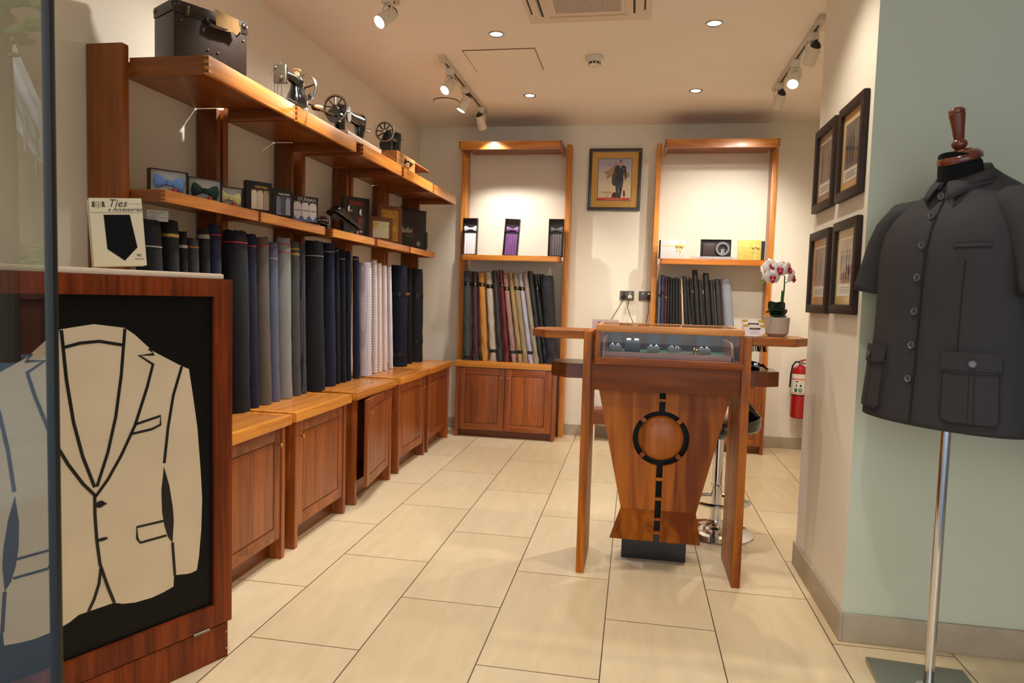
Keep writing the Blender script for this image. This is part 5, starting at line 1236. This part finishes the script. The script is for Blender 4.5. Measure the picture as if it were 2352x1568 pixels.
cable(-.050, [(-.058, 1.19, -.005), (-.066, 1.14, -.01), (-.045, 1.08, -.02), (-.015, 1.015, -.02), (.0, .9, -.03), (.02, .6, -.04), (.02, .3, -.03), (.0, .2795, -.05)], 'black cord from the white plug, bending to the right', True)
cable(.110, [(.106, 1.19, -.005), (.110, 1.1, -.01), (.096, 1.02, -.02), (.09, .8, -.03), (.10, .5, -.03), (.08, .3, -.03), (.06, .2795, -.05)], 'black cord from the right socket hanging beside the tower post')
def extinguisher():
    r = root('fire_extinguisher', 'red fire extinguisher with a white label hanging on the back wall by the pier', 'fire extinguisher', (1.352, 5.985, .28))
    red = mat('extinguisher_red', (170, 18, 22), .25, coat=.4)
    b = B(); b.lathe([(0, 0), (.055, 0), (.064, .008), (.065, .02), (.065, .38), (.058, .41), (.03, .43), (.018, .435), (0, .436)], seg=36); b.build('cylinder', red, r)
    b = B(); b.lathe([(.0656, .195), (.0656, .365)], caps=False, seg=36); lb = b.build('label', mat('label_white', (226, 220, 212), .5), r)
    b = B(); b.lathe([(.0660, .318), (.0660, .328)], caps=False, seg=36); b.lathe([(.0660, .205), (.0660, .211)], caps=False, seg=36); b.build('orange_stripe', mat('stripe_orange', (226, 110, 50), .5), lb)
    gs = mat('pictogram_green', (40, 120, 74), .5)
    def on(a, z, w, h, m, nm):
        b = B(); pts = [(.0662*sin(a+t), -.0662*cos(a+t)) for t in (-w/2/.066, 0, w/2/.066)]
        b.loft([[(x, y, z) for x, y in pts], [(x, y, z+h) for x, y in pts]], closed=False, caps=False); b.build(nm, m, lb)
    on(-.65, .218, .024, .03, gs, 'pictogram'); on(-.12, .218, .024, .03, gs, 'pictogram'); on(-.55, .30, .02, .008, black, 'print'); on(-.1, .262, .012, .018, black, 'print'); on(-.6, .262, .008, .018, black, 'print')
    on(-.4, .288, .05, .002, black, 'print'); on(-.12, .228, .008, .012, white_pl, 'print')
    b = B(); b.lathe([(.0658, .188), (.0668, .19), (.0668, .196), (.0658, .198)], caps=False, seg=36); b.build('strap', blk_pl, r)
    b = B(); b.cyl((0, 0, .436), (0, 0, .47), .016, .014); b.cyl((0, -.014, .455), (0, -.026, .455), .015); b.build('valve', steel, r)
    b = B(); b.tube([(-.01, 0, .466), (.02, -.01, .478), (.075, -.03, .49)], [.008, .007, .006], 8); b.tube([(.0, 0, .45), (.04, -.02, .452), (.07, -.03, .44)], .006, 8); b.build('handle', red, r)
    b = B(); b.tube([(-.015, -.005, .46), (-.045, -.02, .462), (-.068, -.025, .43), (-.074, -.01, .36), (-.076, 0, .25)], .007, 8); b.build('hose', blk_pl, r)
    b = B(); b.box(-.02, .02, .062, .0945, .25, .40, .002); b.build('bracket', steel, r)
extinguisher()
# framed prints on the pier
def print_frame(ya, yb, z0, z1, mcol, pcol, lab, seed):
    r = root('framed_print', lab, 'framed print', (PX-.0005, (ya+yb)/2, z0), -PI/2, 'framed prints on the pier'); w, h = yb-ya, z1-z0; t = .034
    fr = mat('frame_brown', (46, 28, 18), .5, 0, .3)   # local x -> -y world ; front towards -x
    b = B(); b.box(-w/2, w/2, -.022, 0, 0, t, .006); b.box(-w/2, w/2, -.022, 0, h-t, h, .006); b.box(-w/2, -w/2+t, -.022, 0, t*.8, h-t*.8, .006); b.box(w/2-t, w/2, -.022, 0, t*.8, h-t*.8, .006); b.build('frame', fr, r)
    b = B(); q = w/2-t; b.ribbon([(-q, t), (q, t), (q, h-t), (-q, h-t), (-q, t)], .005, -.012, .008); b.build('inner_slip', mat('slip_black', (20, 16, 14), .4), r)
    b = B(); b.box(-q, q, -.008, -.002, t, h-t); b.build('mount', mat('mount_%d' % mcol[0], mcol, .8), r)
    px, pz0, pz1 = q-.034, t+.034, h-t-.034
    b = B(); b.box(-px, px, -.0088, -.008, pz0, pz1); pp = b.build('print_sheet', mat('sheet_white', (214, 206, 192), .7), r)
    b = B(); b.box(-px+.005, px-.005, -.0094, -.0088, pz0+.05, pz1-.006); b.build('picture', mat('print_ground_%d' % pcol[0], pcol, .8, noise=.22, nscale=26), pp)
    rr = random.Random(seed)
    for k in range(4):
        x = -px+.02+(2*px-.04)*(k+.5)/4; hh = (pz1-pz0)*.5; zb = pz0+.062; s = .8+.3*rr.random()
        c = rr.choice([(74, 64, 58), (110, 96, 84), (58, 52, 50), (134, 110, 90)])
        b = B(); b.prism([(x-.007, zb), (x+.007, zb), (x+.010*s, zb+hh*.5), (x+.016*s, zb+hh*.8), (x+.006, zb+hh*.88), (x-.006, zb+hh*.88), (x-.016*s, zb+hh*.8), (x-.010*s, zb+hh*.5)], -.0099, -.0094); b.ball((x, -.0097, zb+hh*.96), .0075, 1, .03, 1.2, 10); b.build('drawn_figure', mat('fig_%d' % c[0], c, .8), pp)
    b = B()
    for k in range(3): b.box(-px*.7, px*.7, -.0094, -.0088, pz0+.014+k*.009, pz0+.016+k*.009)
    b.build('caption', mat('caption_ink', (90, 84, 76), .7), pp)
    b = B(); b.box(-q, q, -.0125, -.0119, t, h-t); b.build('glass', film, r)
print_frame(3.02, 3.335, 1.615, 1.975, (150, 118, 88), (128, 112, 94), 'framed print of standing figures, upper left of the four on the pier', 1)
print_frame(2.66, 2.97, 1.612, 1.975, (206, 158, 96), (110, 92, 82), 'framed print with dark figures, upper right of the four on the pier', 2)
print_frame(3.02, 3.338, 1.175, 1.528, (206, 178, 112), (140, 112, 92), 'framed print of brown figures, lower left of the four on the pier', 3)
print_frame(2.655, 2.96, 1.178, 1.534, (214, 182, 104), (176, 152, 120), 'framed print with pale ground, lower right of the four on the pier', 4)

# ================================================================== MANNEQUIN
def mannequin():
    ctr = (.958, 2.318, 0); rz = rad(-60)
    r = root('tailor_dummy', 'tailor dummy with a wooden finial neck on a chrome stand', 'mannequin', ctr, rz)
    b = B(); b.box(-.148, .148, -.15, .148, 0, .018, .002, M=Matrix.Rotation(-rz-rad(4), 4, 'Z')); b.build('base_plate', mat('plate_steel', (150, 156, 148), .3, .85), r)
    b = B(); b.lathe([(0, .0185), (.034, .0185), (.036, .022), (.030, .026), (.016, .03), (.0145, .05), (.0145, .86), (0, .86)], seg=24); b.build('pole', chrome, r)
    blkf = cloth('dummy_black', (10, 10, 11), .9)
    b = B(); b.loft([[(a*cos(t)+0, yy+bb*sin(t), z-.30*(yy+bb*sin(t)+.02)*tl) for t in [2*PI*k/32 for k in range(32)]] for z, a, bb, yy, tl in ((1.0, .12, .09, 0, 0), (1.30, .16, .09, 0, 0), (1.50, .12, .07, .005, 0), (1.555, .082, .068, -.002, .0), (1.60, .062, .064, -.012, .3), (1.655, .057, .060, -.022, .9))]); b.build('body', blkf, r)
    wd = wood('dummy_wood', (92, 38, 16), (140, 66, 28), 'z', .22, 20, .6)
    T = Matrix.Translation((0, -.022, 1.651)) @ Matrix.Rotation(rad(17), 4, 'X')
    b = B(); b.lathe([(0, 0), (.060, 0), (.0615, .006), (.059, .016), (.048, .027), (.035, .031), (.0345, .034), (.024, .035), (0, .036)], M=T); b.build('neck_cap', wd, r)
    T2 = Matrix.Translation((0, -.026, 1.686)) @ Matrix.Rotation(rad(12), 4, 'X')
    b = B(); b.lathe([(0, 0), (.012, .0), (.020, .008), (.022, .016), (.019, .024), (.013, .029), (.0145, .033), (.017, .06), (.022, .098), (.0225, .104), (.021, .106), (.0225, .108), (.0215, .115), (.014, .122), (0, .124)], M=T2); b.build('finial', wd, r)
    # short-sleeved jacket
    j = root('jacket', 'dark grey short-sleeved buttoned jacket worn by the tailor dummy', 'jacket', ctr, rz)
    jm = cloth('jacket_charcoal', (56, 54, 56), .8); jm2 = mat('jacket_inside', (18, 18, 20), .9)
    SEC = [(.862, .262, .172, 0), (.88, .262, .172, 0), (1.0, .250, .166, 0), (1.10, .243, .162, 0), (1.20, .239, .158, 0), (1.30, .240, .156, 0), (1.38, .242, .150, 0), (1.44, .238, .140, .004), (1.49, .222, .124, .008), (1.525, .192, .108, .012), (1.553, .150, .094, .012), (1.578, .100, .080, .006), (1.592, .074, .072, .0)]
    def sec(z):
        for i in range(len(SEC)-1):
            if SEC[i][0] <= z <= SEC[i+1][0]:
                f = (z-SEC[i][0])/(SEC[i+1][0]-SEC[i][0]); return [SEC[i][q]*(1-f)+SEC[i+1][q]*f for q in range(4)]
        return SEC[0] if z < SEC[0][0] else SEC[-1]
    def Sf(a, z, o=0):
        _, A, Bb, yy = sec(z); e = 2.25
        s_, c_ = sin(a), cos(a)
        u = (abs(s_)**(2/e))*(1 if s_ > 0 else -1); v = (abs(c_)**(2/e))*(1 if c_ > 0 else -1)
        zz = z
        if z > 1.44: zz += .10*((z-1.44)/.15)*max(-.35, -v)*.5
        return Vector(((A+o)*u, yy-(Bb+o)*v, zz))
    K = 56; zs = [.862, .875, .90, .95, 1.0, 1.05, 1.1, 1.15, 1.2, 1.25, 1.3, 1.34, 1.38, 1.41, 1.44, 1.465, 1.49, 1.51, 1.525, 1.54, 1.553, 1.566, 1.578, 1.592]
    b = B(); b.loft([[Sf(2*PI*k/K, z, .0025*sin(2*PI*k/K*6+z*9)*(1.3-z if z < 1.3 else 0)*1.6) for k in range(K)] for z in zs], caps=False)
    o = b.build('body', [jm, jm2], j, 70); md = o.modifiers.new('solid', 'SOLIDIFY'); md.thickness = .004
    for s in (1, -1):
        path = [(.100, .012, 1.485, .040, .055), (.150, .012, 1.505, .058, .076), (.185, .010, 1.50, .070, .092), (.222, .006, 1.46, .074, .098), (.247, .0, 1.41, .073, .096), (.266, -.008, 1.35, .071, .090), (.284, -.018, 1.28, .072, .086), (.288, -.020, 1.262, .0725, .086)]
        rings = []
        P_ = [Vector((s*p[0]*(1 if s > 0 else .93), p[1], p[2])) for p in path]
        for i, p in enumerate(path):
            d = (P_[min(i+1, len(P_)-1)]-P_[max(i-1, 0)]).normalized(); yv = Vector((0, 1, 0)); n1 = d.cross(yv).normalized()
            kk = 1 if s > 0 else .9
            pass
            rings.append([P_[i]+n1*kk*p[3]*cos(t)+yv*p[4]*sin(t) for t in [2*PI*k/28 for k in range(28)]])
        b = B(); b.loft([[P_[0]]*28 if False else rings[0]]+rings[1:], caps=False); b.loft([[P_[0]+(q-P_[0])*.02 for q in rings[0]], rings[0]], caps=False); o = b.build('sleeve', [jm], j, 70); md = o.modifiers.new('solid', 'SOLIDIFY'); md.thickness = .004
        i0 = len(P_)-1; c_ = P_[-1]
        b = B(); b.loft([[c_+(q-c_)*.955 for q in rings[-1]], [c_+(q-c_)*.93+Vector((-s*.012, .004, .045)) for q in rings[-1]]], caps=True); b.build('sleeve_lining', jm2, o)
    def patch(a0, a1, z0, z1, off, nm, par, m=jm, n=12, th=.003, corner=.0):
        b = B(); R1, R2 = [], []
        for i in range(n+1):
            f = i/n; z = z0+(z1-z0)*f
            sh = 0
            if corner and z-z0 < corner: sh = (1-math.sqrt(max(0, 1-(1-(z-z0)/corner)**2)))*corner/.2
            row = [Sf((a0+sh)+((a1-sh)-(a0+sh))*k/n, z, off) for k in range(n+1)]; row2 = [Sf((a0+sh)+((a1-sh)-(a0+sh))*k/n, z, off-th) for k in range(n+1)]
            R1.append(row+row2[::-1])
        b.loft(R1, caps=True); return b.build(nm, m, par, 50)
    seam = mat('seam_dark', (26, 25, 26), .9)
    # placket edge, pockets on both sides of the front
    patch(.03, .045, .868, 1.54, .0042, 'placket_edge', j, seam, 24)
    for s in (1, -1):
        a0, a1 = (.34, 1.02) if s > 0 else (-1.02, -.34)
        pb = patch(a0+.02, a1-.02, .890, 1.045, .0075, 'pocket', j, jm, 14, .007, .02)
        patch(a0-.004+.02, a0+.006+.02, .90, 1.045, .0082, 'pocket_seam', pb, seam, 8); patch(a1-.026, a1-.016, .90, 1.045, .0082, 'pocket_seam', pb, seam, 8); patch(a0+.04, a1-.04, .890, .8935, .0082, 'pocket_seam', pb, seam, 8)
        patch((a0+a1)/2-.035, (a0+a1)/2-.027, .893, 1.035, .0082, 'pleat_line', pb, seam, 8); patch((a0+a1)/2+.027, (a0+a1)/2+.035, .893, 1.035, .0082, 'pleat_line', pb, seam, 8)
        fl = patch(a0, a1, 1.034, 1.090, .0125, 'pocket_flap', j, jm, 12, .005, .012)
        patch(a0+.015, a1-.015, 1.038, 1.0402, .0132, 'flap_seam', fl, seam, 10)
    wp = patch(.34, .78, 1.385, 1.397, .0042, 'welt_pocket', j, jm, 10); patch(.34, .78, 1.3965, 1.3985, .0046, 'welt_line', wp, seam, 8); patch(.34, .78, 1.3835, 1.3855, .0046, 'welt_line', wp, seam, 8)
    patch(.50, .506, 1.08, 1.35, .0036, 'dart', j, seam, 14)
    btn = mat('button_smoke', (96, 96, 98), .15, .3, coat=.6)
    def button(a, z, off=.006):
        p = Sf(a, z, off); n = (Sf(a, z, .05)-Sf(a, z, 0)).normalized(); n = (n+Vector((0, 0, (Sf(a, z-.01).y-Sf(a, z+.01).y)*-10*0))).normalized()
        b = B(); T = Matrix.Translation(p) @ n.to_track_quat('Z', 'Y').to_matrix().to_4x4()
        b.lathe([(0, 0), (.0095, 0), (.011, .0015), (.0108, .004), (.009, .0048), (.0075, .003), (0, .003)], M=T)
        for q in (45, 135, 225, 315): b.cyl((.0024*cos(rad(q)), .0024*sin(rad(q)), .0028), (.0024*cos(rad(q)), .0024*sin(rad(q)), .0036), .0009, .0009, 6, m=1, M=T)
        b.build('button', [btn, black], j)
    for z in (1.49, 1.395, 1.30, 1.20, 1.10, 1.0): button(.0, z)
    button(.68, 1.06, .015); button(-.68, 1.06, .015)
    # collar: standing band with two falling points
    def col(a, z, o):   # ring around the neck that slopes up to the back
        h = z; back = (1-cos(a))/2
        return Vector(((.066+o+.012*(1-h))*sin(a), .0-.008*0-(.068+o+.012*(1-h))*cos(a)-.004, 1.560+.034*back+h*(.020+.034*back)+.006))
    b = B(); n = 40; rings = []
    for h in (0, .5, 1.0): rings.append([col(.10+(2*PI-.20)*k/n, h, .002) for k in range(n+1)])
    b.loft(rings, closed=False, caps=False)
    fall = []
    for f in (0, .35, .7, 1.0):
        row = []
        for k in range(n+1):
            t = k/n; a = .12+(2*PI-.24)*t; edge = max(0, 1-min(t, 1-t)*9)
            p = col(a, 1.0, .004); back = (1-cos(a))/2
            q = col(a, 0, .013+.003*(1-back)); q.z += -.020-.020*edge; q += Vector((.024*edge*(1 if t < .5 else -1), -.008*edge, 0))
            row.append(p*(1-f)+q*f+Vector((sin(a), -cos(a), 0))*.006*sin(PI*f))
        fall.append(row)
    b.loft(fall, closed=False, caps=False); o = b.build('collar', jm, j, 60); md = o.modifiers.new('solid', 'SOLIDIFY'); md.thickness = .003
    for f0, f1, t0, t1 in ((.50, .55, .12, .46), (.78, .83, .08, .46)):
        bb = B(); rows = []
        for f in (f0, f1):
            row = []
            for k in range(16):
                t = t0+(t1-t0)*k/15; i = min(n-1, int(t*n)); g = t*n-i; fi = f*3/1.0; q = min(2, int(f/.35) if f < .7 else 2); lo = [0, .35, .7][q]; hi = [.35, .7, 1.0][q]; w_ = (f-lo)/(hi-lo)
                pa = fall[q][i]*(1-g)+fall[q][i+1]*g; pb_ = fall[q+1][i]*(1-g)+fall[q+1][i+1]*g; p = pa*(1-w_)+pb_*w_; a = .12+(2*PI-.24)*t
                row.append(p+Vector((sin(a), -cos(a), .15))*.0035)
            rows.append(row)
        bb.loft(rows, closed=False, caps=False); bb.build('collar_braid', mat('braid_black', (16, 16, 18), .6), o)
    button(.0, 1.556, .006)
mannequin()
def second_dummy():
    r = root('jacket', 'black jacket on a stand, only its sleeve showing at the right edge', 'jacket', (1.50, 2.26, 0))
    jb = cloth('jacket_black', (20, 20, 22), .85)
    b = B(); b.loft([[(A*cos(t), Bb*sin(t), z) for t in [2*PI*k/32 for k in range(32)]] for z, A, Bb in ((.80, .24, .15), (1.0, .23, .15), (1.2, .22, .14), (1.4, .23, .14), (1.5, .2, .12), (1.56, .1, .09))]); b.build('body', jb, r)
    for s in (-1, 1):
        b = B(); b.tube([(s*.17, 0, 1.50), (s*.23, 0, 1.46), (s*.27, -.01, 1.3), (s*.29, -.02, 1.1), (s*.30, -.05, .9)], [.06, .075, .068, .06, .052], 20); sl = b.build('sleeve', jb, r)
        for k in range(3):
            b = B(); b.ball((s*.345, -.075, .94+.022*k), .0065, .5, 1, 1, 10); b.build('cuff_button', mat('button_smoke', (96, 96, 98), .15, .3, coat=.6), sl)
    b = B(); b.cyl((0, 0, .012), (0, 0, .81), .0145); b.lathe([(0, 0), (.13, 0), (.13, .012), (0, .012)]); b.build('stand', chrome, r)
second_dummy()
# ================================================================== STREET OUTSIDE (seen reflected in the shopfront glass)
struct(B().box(-16, 5, -14, .55, -.12, -.02).build('ground_outside', mat('street_paving', (120, 136, 156), .6, noise=.12, nscale=2)))
def facade():
    b = B(); b.box(-16, -4, -9.9, -9.5, -.02, 8); o = b.build('wall_street', mat('facade_stone', (150, 128, 104), .85, noise=.15, nscale=1.2)); struct(o)
    r = root('stair_flight', 'white outdoor stair with a metal railing reflected in the shopfront glass', 'stairs', (-11.0, -9.2, 0))
    b = B(); b.prism([(-.6, 6.3), (-.4, 6.3), (.7, 4.1), (.7, 3.3), (-.35, 4.7)], -.1, .1); b.prism([(-1.6, 0), (-1.3, 0), (-1.3, 7.5), (-1.6, 7.5)], -.2, .1); b.build('wall_panel', mat('facade_white', (232, 232, 236), .7), r)
    b = B(); b.tube([(-.5, .15, 6.0), (.75, .15, 3.7)], .03, 6); b.tube([(-.5, .15, 5.7), (.75, .15, 3.4)], .025, 6)
    for k in range(6): b.tube([(-.4+.22*k, .15, 5.85-.405*k), (-.4+.22*k, .15, 5.1-.405*k)], .02, 6)
    b.build('railing', steel, r)
    r = root('planter', 'red-brown planter wall reflected low in the shopfront glass', 'planter', (-11, -8.8, 0))
    b = B(); b.box(-3, 3, -.3, .2, .92, 1.42, .02); b.box(-3, 3, -.3, .1, -.02, .92); b.build('trough', mat('terracotta', (128, 62, 44), .7), r)
    b = B(); rr = random.Random(5)
    for k in range(260):
        c = (-2.6+5*rr.random(), -.15+.3*rr.random(), 1.44+.42*rr.random()**1.5); b.ball(c, .05+.05*rr.random(), 1.6, .6, .5, 6, M=None)
    tag(b.build('foliage', mat('foliage_green', (92, 132, 62), .7), r), kind='stuff')
    t = root('street_tree', 'leafy tree crown reflected at the top of the shopfront glass', 'tree', (-9.4, -7.6, -.02))
    b = B(); b.tube([(0, 0, 0), (.05, 0, 3), (0, 0, 6)], [.14, .11, .06], 10); b.build('trunk', mat('bark', (90, 74, 60), .8), t)
    b = B(); rr = random.Random(9)
    for k in range(320):
        b.ball((rr.gauss(0, .55), rr.gauss(0, .3), 6.0+rr.gauss(0, .55)), .06+.06*rr.random(), 1.5, .7, .5, 6)
    tag(b.build('crown', mat('foliage_green', (92, 132, 62), .7), t), kind='stuff')
    for x in (-11.5, -10.6):
        p = root('plant_pot', 'large black plant pot outside, %s of the two reflected in the glass' % ('left' if x < -11 else 'right'), 'pot', (x, -8.1, -.02), 0, 'black pots outside')
        b = B(); b.lathe([(0, 0), (.28, 0), (.36, .75), (.39, .76), (.39, .82), (.34, .82), (.33, .7), (0, .7)]); b.build('pot', mat('pot_black', (24, 28, 38), .4), p)
facade()
